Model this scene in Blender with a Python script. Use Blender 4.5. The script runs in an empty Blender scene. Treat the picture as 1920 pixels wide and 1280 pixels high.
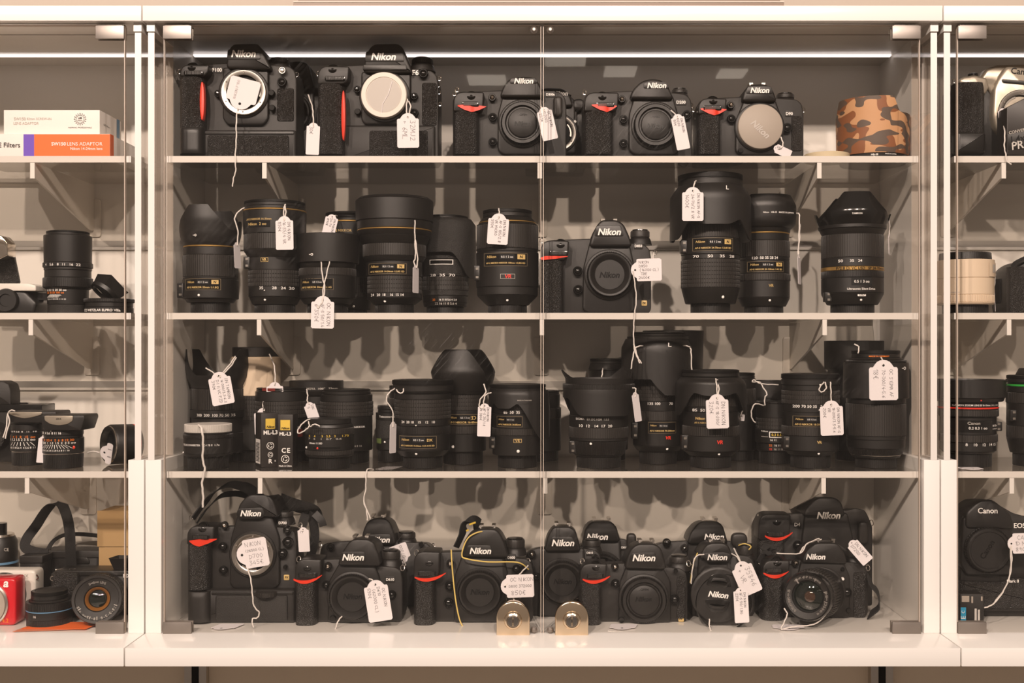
import bpy, bmesh, math, random
from mathutils import Vector, Matrix
random.seed(7)
PI = math.pi
sc = bpy.context.scene
COL = sc.collection

# ------------------------------------------------------------------ camera, world, lights, exposure
F = 2100.0; CX = 1012.0; CY = 655.0           # focal length and optical axis, in pixels of the 1920x1280 frame
cam = bpy.data.cameras.new('view_camera'); camo = bpy.data.objects.new('view_camera', cam); COL.objects.link(camo)
cam.sensor_width = 36.0; cam.lens = 36.0 * F / 1920.0
cam.shift_x = (960.0 - CX) / 1920.0; cam.shift_y = (CY - 640.0) / 1920.0
cam.clip_start = 0.05
camo.location = (0, 0, 0); camo.rotation_euler = (PI / 2, 0, 0)
sc.camera = camo
w = bpy.data.worlds.new('world'); sc.world = w; w.use_nodes = True
w.node_tree.nodes['Background'].inputs[0].default_value = (1.0, 0.80, 0.67, 1)
w.node_tree.nodes['Background'].inputs[1].default_value = 0.23
sc.view_settings.view_transform = 'Standard'; sc.view_settings.look = 'None'
sc.view_settings.exposure = 0.25; sc.view_settings.gamma = 1.0
sc.view_settings.use_curve_mapping = False
sc.cycles.transparent_max_bounces = 32
sc.cycles.max_bounces = 8
def spot(name, loc, target, watts, size_deg, radius, col=(1.0, 0.845, 0.755)):
    l = bpy.data.lights.new(name, 'SPOT'); l.energy = watts; l.spot_size = math.radians(size_deg)
    l.spot_blend = 0.6; l.shadow_soft_size = radius; l.color = col
    o = bpy.data.objects.new(name, l); COL.objects.link(o); o.location = loc
    d = Vector(target) - Vector(loc); o.rotation_euler = d.to_track_quat('-Z', 'Y').to_euler()
    return o
spot('ceiling_spot', (-0.70, -1.05, 1.46), (-0.1, 1.5, 0.0), 185, 70, 0.035)
spot('ceiling_spot', (0.35, -1.20, 1.43), (0.1, 1.5, 0.0), 155, 70, 0.035)
spot('ceiling_spot', (-1.40, -0.95, 1.45), (-0.6, 1.5, -0.1), 98, 70, 0.035)
spot('ceiling_spot', (1.25, -1.10, 1.48), (0.5, 1.5, 0.0), 84, 70, 0.035)

# ------------------------------------------------------------------ pixel helpers (frame 1920x1280) -> metres at depth Y
def X(px, Y): return (px - CX) * Y / F
def Z(py, Y): return (CY - py) * Y / F
def P(px, py, Y): return Vector(((px - CX) * Y / F, Y, (CY - py) * Y / F))
def lin(c):
    return tuple((v / 12.92 if v <= 0.04045 else ((v + 0.055) / 1.055) ** 2.4) for v in c)
def hexc(h): return lin([int(h[i:i + 2], 16) / 255 for i in (0, 2, 4)])

# ------------------------------------------------------------------ materials
MATS = {}
def mat(name, col, rough=0.5, metal=0.0, bump=None, spec=0.5, emit=None, coat=0.0, var=0.0, trans=0.0):
    m = bpy.data.materials.new(name); m.use_nodes = True; nt = m.node_tree; b = nt.nodes['Principled BSDF']
    c = hexc(col) if isinstance(col, str) else col
    b.inputs['Base Color'].default_value = (*c, 1); b.inputs['Roughness'].default_value = rough
    b.inputs['Metallic'].default_value = metal; b.inputs['Specular IOR Level'].default_value = spec
    b.inputs['Coat Weight'].default_value = coat
    if trans: b.inputs['Transmission Weight'].default_value = trans
    if emit:
        b.inputs['Emission Color'].default_value = (*emit[0], 1); b.inputs['Emission Strength'].default_value = emit[1]
    if bump or var:
        tc = nt.nodes.new('ShaderNodeTexCoord')
    if bump:
        kind, scale, strength = bump
        if kind == 'noise':
            t = nt.nodes.new('ShaderNodeTexNoise'); t.inputs['Scale'].default_value = scale; t.inputs['Detail'].default_value = 2; src = t.outputs['Fac']
        else:
            t = nt.nodes.new('ShaderNodeTexVoronoi'); t.inputs['Scale'].default_value = scale; src = t.outputs['Distance']
        nt.links.new(tc.outputs['Object'], t.inputs['Vector'])
        bp = nt.nodes.new('ShaderNodeBump'); bp.inputs['Strength'].default_value = strength; bp.inputs['Distance'].default_value = 0.001
        nt.links.new(src, bp.inputs['Height']); nt.links.new(bp.outputs['Normal'], b.inputs['Normal'])
    if var:
        t = nt.nodes.new('ShaderNodeTexNoise'); t.inputs['Scale'].default_value = 60; t.inputs['Detail'].default_value = 3
        nt.links.new(tc.outputs['Object'], t.inputs['Vector'])
        r = nt.nodes.new('ShaderNodeMapRange'); r.inputs['To Min'].default_value = max(0.05, rough - var); r.inputs['To Max'].default_value = min(1, rough + var)
        nt.links.new(t.outputs['Fac'], r.inputs['Value']); nt.links.new(r.outputs['Result'], b.inputs['Roughness'])
    MATS[name] = m; return m
def glass(name, tint, haze=0.0, scratch=False, base=0.05):
    m = bpy.data.materials.new(name); m.use_nodes = True; nt = m.node_tree; nt.nodes.clear()
    N = nt.nodes.new; L = nt.links.new
    out = N('ShaderNodeOutputMaterial'); tr = N('ShaderNodeBsdfTransparent'); tr.inputs[0].default_value = (*tint, 1)
    gl = N('ShaderNodeBsdfGlossy'); gl.inputs['Roughness'].default_value = 0.015; gl.inputs[0].default_value = (1, 1, 1, 1)
    lw = N('ShaderNodeLayerWeight'); lw.inputs['Blend'].default_value = 0.5
    pw = N('ShaderNodeMath'); pw.operation = 'POWER'; pw.inputs[1].default_value = 5.0
    ma = N('ShaderNodeMath'); ma.operation = 'MULTIPLY_ADD'; ma.inputs[1].default_value = 0.9; ma.inputs[2].default_value = base
    mx = N('ShaderNodeMixShader')
    L(lw.outputs['Facing'], pw.inputs[0]); L(pw.outputs[0], ma.inputs[0]); L(ma.outputs[0], mx.inputs[0])
    L(tr.outputs[0], mx.inputs[1]); L(gl.outputs[0], mx.inputs[2])
    last = mx.outputs[0]
    if haze or scratch:
        di = N('ShaderNodeBsdfDiffuse'); di.inputs[0].default_value = (0.85, 0.82, 0.78, 1)
        m2 = N('ShaderNodeMixShader'); L(last, m2.inputs[1]); L(di.outputs[0], m2.inputs[2]); m2.inputs[0].default_value = haze
        if scratch:
            tc = N('ShaderNodeTexCoord'); big = N('ShaderNodeTexNoise'); big.inputs['Scale'].default_value = 5.0; big.inputs['Detail'].default_value = 2
            L(tc.outputs['Object'], big.inputs['Vector'])
            mp = N('ShaderNodeMapping'); mp.inputs['Scale'].default_value = (35, 1, 1400); vr = N('ShaderNodeVectorRotate'); vr.rotation_type = 'Y_AXIS'; vr.inputs['Angle'].default_value = 0.85; L(tc.outputs['Object'], vr.inputs['Vector']); L(vr.outputs[0], mp.inputs['Vector'])
            st = N('ShaderNodeTexNoise'); st.inputs['Scale'].default_value = 1.0; st.inputs['Distortion'].default_value = 0.6; L(mp.outputs[0], st.inputs['Vector'])
            r1 = N('ShaderNodeMapRange'); r1.inputs['From Min'].default_value = 0.55; r1.inputs['From Max'].default_value = 0.75; L(big.outputs['Fac'], r1.inputs['Value'])
            r2 = N('ShaderNodeMapRange'); r2.inputs['From Min'].default_value = 0.60; r2.inputs['From Max'].default_value = 0.75; r2.inputs['To Max'].default_value = 0.07; L(st.outputs['Fac'], r2.inputs['Value'])
            mu = N('ShaderNodeMath'); mu.operation = 'MULTIPLY_ADD'; L(r1.outputs[0], mu.inputs[0]); L(r2.outputs[0], mu.inputs[1]); mu.inputs[2].default_value = haze
            L(mu.outputs[0], m2.inputs[0])
        last = m2.outputs[0]
    L(last, out.inputs[0]); MATS[name] = m; return m
mat('plastic', (0.0105, 0.0092, 0.0082), 0.38, bump=('noise', 2500, 0.12))
mat('satin', (0.0115, 0.0100, 0.0090), 0.42, bump=('noise', 3000, 0.18))
mat('matte', (0.0145, 0.0125, 0.0110), 0.46, bump=('noise', 3500, 0.25))
mat('gloss', (0.006, 0.0055, 0.005), 0.18)
mat('rubber', (0.022, 0.019, 0.0165), 0.48)
mat('leather', (0.014, 0.012, 0.0105), 0.34, bump=('voronoi', 900, 1.0))
mat('crinkle', (0.018, 0.016, 0.014), 0.42, bump=('noise', 1500, 0.9))
mat('void', (0.004, 0.004, 0.004), 0.8)
mat('fabric', (0.010, 0.009, 0.0085), 0.8, bump=('noise', 1200, 0.6))
mat('gold', (0.62, 0.38, 0.12), 0.32, metal=0.8)
mat('goldink', (0.60, 0.42, 0.16), 0.5)
mat('silver', (0.62, 0.58, 0.53), 0.25, metal=1.0)
mat('chrome', (0.75, 0.68, 0.60), 0.10, metal=1.0)
mat('hinge', (0.27, 0.235, 0.205), 0.42, metal=0.8, var=0.1)
mat('lockcore', (0.22, 0.20, 0.18), 0.3, metal=1.0)
mat('brass', (0.72, 0.58, 0.42), 0.16, metal=1.0)
mat('alu', (0.60, 0.57, 0.53), 0.35, metal=1.0)
mat('ink', (0.85, 0.82, 0.78), 0.5)
mat('greyink', (0.45, 0.42, 0.38), 0.6)
mat('darkink', (0.008, 0.008, 0.008), 0.25)
mat('pen', (0.055, 0.05, 0.055), 0.7)
mat('rim', (0.13, 0.10, 0.06), 0.45)
mat('orange', hexc('e87a1c'), 0.5)
mat('yellow', hexc('d9b84a'), 0.5)
mat('redink', hexc('e03322'), 0.5)
mat('red', hexc('d8351c'), 0.38, coat=0.3)
mat('redbody', hexc('c81422'), 0.3, coat=0.5)
mat('redglass', (0.16, 0.02, 0.015), 0.3)
mat('blue', hexc('2a8fb5'), 0.5)
mat('bluering', hexc('5f86a5'), 0.35)
mat('green', hexc('2f9a3c'), 0.4)
mat('leafgreen', hexc('5b6b3a'), 0.5)
mat('tag', (0.74, 0.70, 0.71), 0.7, bump=('noise', 400, 0.05))
mat('string', (0.80, 0.75, 0.70), 0.85, bump=('noise', 1800, 0.8))
mat('yellowcord', hexc('d8bd6a'), 0.7)
mat('white', (0.72, 0.685, 0.635), 0.22, coat=0.25)
mat('wallwhite', (0.70, 0.66, 0.60), 0.38, bump=('noise', 300, 0.03))
mat('roomwall', (0.42, 0.355, 0.29), 0.8, bump=('noise', 120, 0.05))
mat('bracket', (0.68, 0.63, 0.56), 0.4)
mat('bouncetone', (0.66, 0.58, 0.48), 0.75, bump=('noise', 120, 0.05))  # lightened base colour, stands in for light bounced up from the floor
mat('seam', (0.16, 0.12, 0.09), 0.7)
mat('edge', (0.64, 0.60, 0.55), 0.3)  # off-white stands in for light gathered in the polished glass edges
mat('dooredge', (0.55, 0.46, 0.38), 0.25)
mat('led', (0.9, 0.87, 0.87), 0.4, emit=((1.0, 0.9, 0.88), 1.2))
mat('whitelens', hexc('d3bfa6'), 0.42)
mat('greycap', (0.36, 0.31, 0.26), 0.55, bump=('noise', 2500, 0.1))
mat('palecap', (0.52, 0.49, 0.45), 0.5)
mat('milky', (0.66, 0.60, 0.53), 0.4)
mat('milkyin', (0.45, 0.41, 0.37), 0.45)
mat('bodysilver', (0.42, 0.37, 0.30), 0.33, metal=0.55)
mat('bodywhite', (0.70, 0.66, 0.60), 0.35)
mat('kraft', (0.45, 0.29, 0.13), 0.8, bump=('noise', 200, 0.1))
mat('boxwhite', (0.78, 0.74, 0.70), 0.55)
mat('boxside', (0.50, 0.43, 0.36), 0.6)
mat('boxorange', hexc('ee6a26'), 0.5)
mat('boxpurple', hexc('6a49b8'), 0.5)
mat('boxblack', (0.022, 0.018, 0.016), 0.4)
mat('boxbrown', (0.13, 0.07, 0.03), 0.4)
mat('lensglass', (0.004, 0.007, 0.005), 0.04, coat=1.0)
mat('amber', (0.22, 0.09, 0.02), 0.2)
mat('reflectbrown', (0.045, 0.022, 0.012), 0.05, coat=1.0)  # brown of a reflection in lens glass, put into the base colour
mat('dimink', (0.22, 0.20, 0.18), 0.6)
mat('lamp', (0.9, 0.85, 0.8), 0.5, emit=((1, .86, .72), 4.0))
mat('leaflet', (0.62, 0.20, 0.10), 0.6)
mat('ivory', (0.60, 0.50, 0.33), 0.35)
glass('doorglass', (0.965, 0.955, 0.94), haze=0.0012, scratch=True, base=0.017)
glass('shelfglass', (0.88, 0.87, 0.85), haze=0.012, base=0.03)
glass('sideglass', (0.95, 0.93, 0.91), haze=0.012, base=0.045)
def camo_mat():
    m = bpy.data.materials.new('camouflage'); m.use_nodes = True; nt = m.node_tree; N = nt.nodes.new; L = nt.links.new
    b = nt.nodes['Principled BSDF']; b.inputs['Roughness'].default_value = 0.6
    tc = N('ShaderNodeTexCoord'); mp = N('ShaderNodeMapping'); mp.inputs['Scale'].default_value = (40, 40, 66); L(tc.outputs['Object'], mp.inputs['Vector'])
    n1 = N('ShaderNodeTexNoise'); n1.inputs['Scale'].default_value = 1.0; n1.inputs['Detail'].default_value = 0; n1.inputs['Distortion'].default_value = 0.4; L(mp.outputs[0], n1.inputs['Vector'])
    mp2 = N('ShaderNodeMapping'); mp2.inputs['Location'].default_value = (11, 5, 3); mp2.inputs['Scale'].default_value = (48, 48, 95); L(tc.outputs['Object'], mp2.inputs['Vector'])
    n2 = N('ShaderNodeTexNoise'); n2.inputs['Scale'].default_value = 1.0; n2.inputs['Detail'].default_value = 0; L(mp2.outputs[0], n2.inputs['Vector'])
    c1 = N('ShaderNodeMath'); c1.operation = 'GREATER_THAN'; c1.inputs[1].default_value = 0.50; L(n1.outputs['Fac'], c1.inputs[0])
    c2 = N('ShaderNodeMath'); c2.operation = 'GREATER_THAN'; c2.inputs[1].default_value = 0.57; L(n2.outputs['Fac'], c2.inputs[0])
    m1 = N('ShaderNodeMixRGB'); m1.inputs[1].default_value = (*hexc('bd8f66'), 1); m1.inputs[2].default_value = (*hexc('82502f'), 1); L(c1.outputs[0], m1.inputs[0])
    m2 = N('ShaderNodeMixRGB'); m2.inputs[2].default_value = (*hexc('57483d'), 1); L(m1.outputs[0], m2.inputs[1]); L(c2.outputs[0], m2.inputs[0])
    L(m2.outputs[0], b.inputs['Base Color']); MATS['camo'] = m
camo_mat()

# ------------------------------------------------------------------ mesh builder
class MB:
    def __init__(s): s.v = []; s.f = []
    def add(s, vs, fs):
        k = len(s.v); s.v += [tuple(v) for v in vs]; s.f += [tuple(i + k for i in f) for f in fs]; return s
    def box(s, x0, x1, y0, y1, z0, z1):
        x0, x1 = min(x0, x1), max(x0, x1); y0, y1 = min(y0, y1), max(y0, y1); z0, z1 = min(z0, z1), max(z0, z1)
        return s.add([(x0, y0, z0), (x1, y0, z0), (x1, y1, z0), (x0, y1, z0), (x0, y0, z1), (x1, y0, z1), (x1, y1, z1), (x0, y1, z1)],
                     [(0, 3, 2, 1), (4, 5, 6, 7), (0, 1, 5, 4), (1, 2, 6, 5), (2, 3, 7, 6), (3, 0, 4, 7)])
    def pbox(s, px0, px1, py0, py1, Y, dep):            # box given by its front face in pixels at depth Y
        return s.box(X(px0, Y), X(px1, Y), Y, Y + dep, Z(py1, Y), Z(py0, Y))
    def slab(s, poly, y0, y1, bev=0.0):                 # (x,z) outline, front y0, back y1, rounded front and back edges
        n = len(poly); a = sum(poly[i][0] * poly[(i + 1) % n][1] - poly[(i + 1) % n][0] * poly[i][1] for i in range(n))
        if a < 0: poly = poly[::-1]
        def inset(d):
            if d <= 0: return list(poly)
            out = []
            for i in range(n):
                p0 = Vector(poly[i - 1]); p1 = Vector(poly[i]); p2 = Vector(poly[(i + 1) % n])
                e1 = (p1 - p0); e2 = (p2 - p1)
                if e1.length < 1e-9 or e2.length < 1e-9: out.append(tuple(p1)); continue
                e1.normalize(); e2.normalize()
                n1 = Vector((-e1.y, e1.x)); n2 = Vector((-e2.y, e2.x)); b = n1 + n2
                if b.length < 1e-6: out.append(tuple(p1 + n1 * d)); continue
                b.normalize(); k = d / max(0.5, b.dot(n1)); out.append(tuple(p1 + b * k))
            return out
        if bev > 0:
            st = [(bev, y0), (bev * .45, y0 + bev * .25), (bev * .1, y0 + bev * .6), (0, y0 + bev), (0, y1 - bev), (bev * .3, y1 - bev * .3), (bev, y1)]
        else: st = [(0, y0), (0, y1)]
        vs = []
        for d, y in st: vs += [(p[0], y, p[1]) for p in inset(d)]
        fs = [tuple(range(n)), tuple(range((len(st) - 1) * n, len(st) * n))[::-1]]
        for r in range(len(st) - 1):
            for i in range(n):
                j = (i + 1) % n; fs.append((r * n + i, (r + 1) * n + i, (r + 1) * n + j, r * n + j))
        return s.add(vs, fs)
    def lathe(s, c, prof, n=48, axis='z', ribs=0, depth=0.0, duty=0.55, close=True, frame=None):
        # c: centre; prof: (radius, height) list along the axis; frame: optional 3x3 giving the axis as its z column
        ang = []
        if ribs:
            for k in range(ribs):
                b = 2 * PI * k / ribs; st = 2 * PI / ribs
                ang += [(b, 0), (b + st * duty * .85, 0), (b + st * duty, depth), (b + st * .93, depth)]
        else: ang = [(2 * PI * k / n, 0) for k in range(n)]
        m = len(ang); vs = []
        for r, h in prof:
            for a, d in ang:
                rr = max(r - d, 0); x, y = rr * math.cos(a), rr * math.sin(a)
                if frame is not None: q = frame @ Vector((x, y, h)); vs.append((c[0] + q.x, c[1] + q.y, c[2] + q.z))
                elif axis == 'z': vs.append((c[0] + x, c[1] + y, c[2] + h))
                elif axis == 'y': vs.append((c[0] + x, c[1] - h, c[2] + y))      # height grows towards the viewer
                else: vs.append((c[0] + h, c[1] + x, c[2] + y))
        fs = []
        for r in range(len(prof) - 1):
            for i in range(m):
                j = (i + 1) % m; fs.append((r * m + i, r * m + j, (r + 1) * m + j, (r + 1) * m + i))
        if close:
            if prof[0][0] > 1e-6: fs.append(tuple(range(m))[::-1])
            if prof[-1][0] > 1e-6: fs.append(tuple(range((len(prof) - 1) * m, len(prof) * m)))
        return s.add(vs, fs)
    def tube(s, pts, r, n=6, closed=False):
        pts = [Vector(p) for p in pts]; vs = []; prev = Vector((0.3, 1, 0.2)).normalized(); m = len(pts)
        for i, p in enumerate(pts):
            t = (pts[(i + 1) % m] - pts[i - 1]) if closed else (pts[min(i + 1, m - 1)] - pts[max(i - 1, 0)])
            if t.length < 1e-9: t = Vector((0, 0, 1))
            t.normalize(); u = prev - t * prev.dot(t)
            if u.length < 1e-4: u = t.orthogonal()
            u.normalize(); prev = u; b = t.cross(u)
            rr = r(i / max(1, m - 1)) if callable(r) else r
            for k in range(n):
                a = 2 * PI * k / n; vs.append(p + u * (rr * math.cos(a)) + b * (rr * math.sin(a)))
        fs = []
        for i in range(m if closed else m - 1):
            j = (i + 1) % m
            for k in range(n): fs.append((i * n + k, i * n + (k + 1) % n, j * n + (k + 1) % n, j * n + k))
        if not closed: fs += [tuple(range(n))[::-1], tuple(range((m - 1) * n, m * n))]
        return s.add(vs, fs)
    def ribbon(s, pts, wv, width, th=0.0014):           # flat strap along pts; wv: width direction
        pts = [Vector(p) for p in pts]; m = len(pts); vs = []
        for i, p in enumerate(pts):
            t = (pts[min(i + 1, m - 1)] - pts[max(i - 1, 0)]).normalized()
            wd = Vector(wv(i / (m - 1)) if callable(wv) else wv); wd = (wd - t * wd.dot(t)).normalized(); nn = t.cross(wd)
            for a, b in ((-.5, -.5), (.5, -.5), (.5, .5), (-.5, .5)): vs.append(p + wd * (a * width) + nn * (b * th))
        fs = [(0, 1, 2, 3), tuple(4 * (m - 1) + k for k in (3, 2, 1, 0))]
        for i in range(m - 1):
            for k in range(4): fs.append((4 * i + k, 4 * i + 4 + k, 4 * i + 4 + (k + 1) % 4, 4 * i + (k + 1) % 4))
        return s.add(vs, fs)
def spline(pts, k=6):
    pts = [Vector(p) for p in pts]; out = []
    for i in range(len(pts) - 1):
        p0 = pts[max(i - 1, 0)]; p1 = pts[i]; p2 = pts[i + 1]; p3 = pts[min(i + 2, len(pts) - 1)]
        for j in range(k):
            t = j / k; out.append(0.5 * ((2 * p1) + (p2 - p0) * t + (2 * p0 - 5 * p1 + 4 * p2 - p3) * t * t + (3 * p1 - p0 - 3 * p2 + p3) * t ** 3))
    out.append(pts[-1]); return out
def rnd(poly, r, k=3):                                   # round the corners of a 2D outline
    n = len(poly); out = []
    for i in range(n):
        p0 = Vector(poly[i - 1]); p1 = Vector(poly[i]); p2 = Vector(poly[(i + 1) % n])
        a = p0 - p1; b = p2 - p1; d = min(r, a.length * .45, b.length * .45)
        q0 = p1 + a.normalized() * d; q2 = p1 + b.normalized() * d
        for j in range(k + 1):
            t = j / k; out.append(tuple(q0 * (1 - t) ** 2 + p1 * (2 * t * (1 - t)) + q2 * t * t))
    return out
def poly(pts, Y, r=0.0, k=3):
    q = [(X(p[0], Y), Z(p[1], Y)) for p in pts]
    return rnd(q, r * Y / F, k) if r else q

def mesh_obj(name, mb, m, parent=None, org=(0, 0, 0), smooth=40, bevel=0.0, normals=True):
    me = bpy.data.meshes.new(name); o0 = Vector(org)
    me.from_pydata([tuple(Vector(v) - o0) for v in mb.v], [], mb.f)
    if normals or bevel:
        bm = bmesh.new(); bm.from_mesh(me)
        if bevel: bmesh.ops.bevel(bm, geom=list(bm.edges), offset=bevel, segments=2, affect='EDGES', profile=0.6)
        if normals: bmesh.ops.recalc_face_normals(bm, faces=bm.faces)
        bm.to_mesh(me); bm.free()
    if smooth:
        for p in me.polygons: p.use_smooth = True
        me.set_sharp_from_angle(angle=math.radians(smooth))
    me.materials.append(MATS[m] if isinstance(m, str) else m)
    o = bpy.data.objects.new(name, me); COL.objects.link(o)
    if parent is not None: o.parent = parent
    return o
LABELS = []
class Thing:
    def __init__(s, name, label, cat, base, group=None, kind=None):
        s.root = bpy.data.objects.new(name, None); COL.objects.link(s.root); s.root.empty_display_size = 0.01
        s.org = Vector(base); s.root.location = s.org
        if kind: s.root['kind'] = kind
        else: s.root['category'] = cat
        s.root['label'] = label
        if group: s.root['group'] = group
    def part(s, name, mb, m, parent=None, **kw):
        return mesh_obj(name, mb, m, parent if parent is not None else s.root, s.org, **kw)
def single(name, label, cat, mb, m, base, group=None, kind=None, **kw):
    o = mesh_obj(name, mb, m, None, base, **kw); o.location = base; o['label'] = label
    if kind: o['kind'] = kind
    else: o['category'] = cat
    if group: o['group'] = group
    return o

# ------------------------------------------------------------------ lettering
_T = {}
def text2d(s, bold=0.0, shear=0.0, sp=1.0):
    key = (s, bold, shear, sp)
    if key not in _T:
        cu = bpy.data.curves.new('t', 'FONT'); cu.body = s; cu.offset = bold; cu.shear = shear; cu.space_character = sp; cu.resolution_u = 3; cu.fill_mode = 'FRONT'
        o = bpy.data.objects.new('t', cu); COL.objects.link(o)
        dg = bpy.context.evaluated_depsgraph_get(); me = bpy.data.meshes.new_from_object(o.evaluated_get(dg))
        vs = [(v.co.x, v.co.y) for v in me.vertices]; fs = [tuple(p.vertices) for p in me.polygons]
        bpy.data.objects.remove(o); bpy.data.curves.remove(cu); bpy.data.meshes.remove(me)
        xs = [v[0] for v in vs] or [0, 1]; ys = [v[1] for v in vs] or [0, 1]
        x0, x1, y0, y1 = min(xs), max(xs), min(ys), max(ys)
        _T[key] = ([((v[0] - (x0 + x1) / 2) / (x1 - x0), (v[1] - (y0 + y1) / 2) / (x1 - x0)) for v in vs], fs, (y1 - y0) / (x1 - x0))
    return _T[key]
def text_mb(s, cx, cy, wpx, Y, rot=0, bold=0.0, shear=0.0, hpx=None, surf=None, sp=1.0):
    vs, fs, asp = text2d(s, bold, shear, sp); k = wpx * Y / F; kz = k if hpx is None else hpx * Y / F / asp
    c, sn = math.cos(math.radians(rot)), math.sin(math.radians(rot)); out = []
    for x, y in vs:
        x, z = x * k, y * kz; x, z = x * c - z * sn, x * sn + z * c
        x += X(cx, Y); z += Z(cy, Y); out.append((x, (surf(x, z) if surf else Y), z))
    return MB().add(out, fs)
NIK = dict(bold=0.03, shear=0.22)
STROKES = {'A': [[0, 0, 2, 6, 4, 0], [1, 2, 3, 2]], 'B': [[0, 0, 0, 6, 3, 5.5, 3, 3.5, 0, 3, 3.5, 2.4, 3, 0, 0, 0]], 'C': [[4, 5, 2, 6, 0, 4, 0, 2, 2, 0, 4, 1]],
 'D': [[0, 0, 0, 6, 3, 5, 4, 3, 3, 1, 0, 0]], 'E': [[4, 6, 0, 6, 0, 0, 4, 0], [0, 3, 3, 3]], 'F': [[4, 6, 0, 6, 0, 0], [0, 3, 3, 3]], 'G': [[4, 5, 2, 6, 0, 3, 2, 0, 4, 1, 4, 3, 2.5, 3]],
 'I': [[2, 0, 2, 6]], 'K': [[0, 0, 0, 6], [4, 6, 0, 2.5, 4, 0]], 'L': [[0, 6, 0, 0, 3.5, 0]], 'M': [[0, 0, 0, 6, 2, 2, 4, 6, 4, 0]], 'N': [[0, 0, 0, 6, 4, 0, 4, 6]], 'O': [[2, 6, 0, 4, 0, 2, 2, 0, 4, 2, 4, 4, 2, 6]],
 'P': [[0, 0, 0, 6, 3, 5.5, 3.5, 4, 0, 3]], 'R': [[0, 0, 0, 6, 3, 5.5, 3, 3.8, 0, 3, 4, 0]], 'S': [[4, 5, 2, 6, 0.5, 4.6, 3.6, 1.8, 2, 0, 0, 1]], 'T': [[0, 6, 4, 6], [2, 6, 2, 0]], 'V': [[0, 6, 2, 0, 4, 6]], 'Z': [[0, 6, 4, 6, 0, 0, 4, 0]],
 'J': [[3, 6, 3, 1, 1.5, 0, 0, 1]], '0': [[2, 6, 0.3, 4, 0.3, 2, 2, 0, 3.7, 2, 3.7, 4, 2, 6]], '1': [[0.8, 4.4, 2.2, 6, 2.2, 0]], '2': [[0, 5, 2, 6, 3.6, 4.5, 0, 0, 4, 0]], '3': [[0, 6, 3.6, 6, 1.6, 3.5, 3.6, 2, 2, 0, 0, 0.6]], '4': [[2.5, 6, 0, 2, 4, 2], [3, 3.4, 3, 0]],
 '5': [[4, 6, 0.6, 6, 0.4, 3.4, 3, 3.6, 3.6, 1.5, 2, 0, 0, 0.5]], '6': [[3.4, 6, 0.6, 3, 0.6, 1, 2, 0, 3.6, 1.4, 2.4, 3, 0.7, 2]], '7': [[0, 6, 4, 6, 1.2, 0]], '8': [[2, 3.2, 0.4, 4.6, 2, 6, 3.6, 4.6, 0.4, 1.4, 2, 0, 3.6, 1.4, 2, 3.2]], '9': [[3.4, 4.4, 1.6, 3, 0.5, 4.6, 2, 6, 3.4, 4.4, 2.6, 0]],
 '/': [[0, -1, 3, 7]], '-': [[0.5, 3, 3, 3]], '.': [[1, 0, 1.5, 0.4]], '+': [[0.5, 3, 3.5, 3], [2, 1.5, 2, 4.5]], '(': [[3, 7, 1.5, 3, 3, -1]], ')': [[1, 7, 2.5, 3, 1, -1]], '€': [[4, 5.4, 2.4, 6, 1, 3, 2.4, 0, 4, 0.6], [0, 3.6, 3, 3.6], [0, 2.4, 2.8, 2.4]], ' ': []}
def hand2d(s):                                            # handwriting: list of polylines, unit height 6, returns lines and width
    x = 0; out = []
    for ch in s:
        for st in STROKES.get(ch, []):
            out.append([(x + st[i] + random.uniform(-.35, .35), st[i + 1] + random.uniform(-.35, .35)) for i in range(0, len(st), 2)])
        x += 5.2 if ch not in ' .-I1' else 3.2
    return out, max(x - 1.2, 1)

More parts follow.
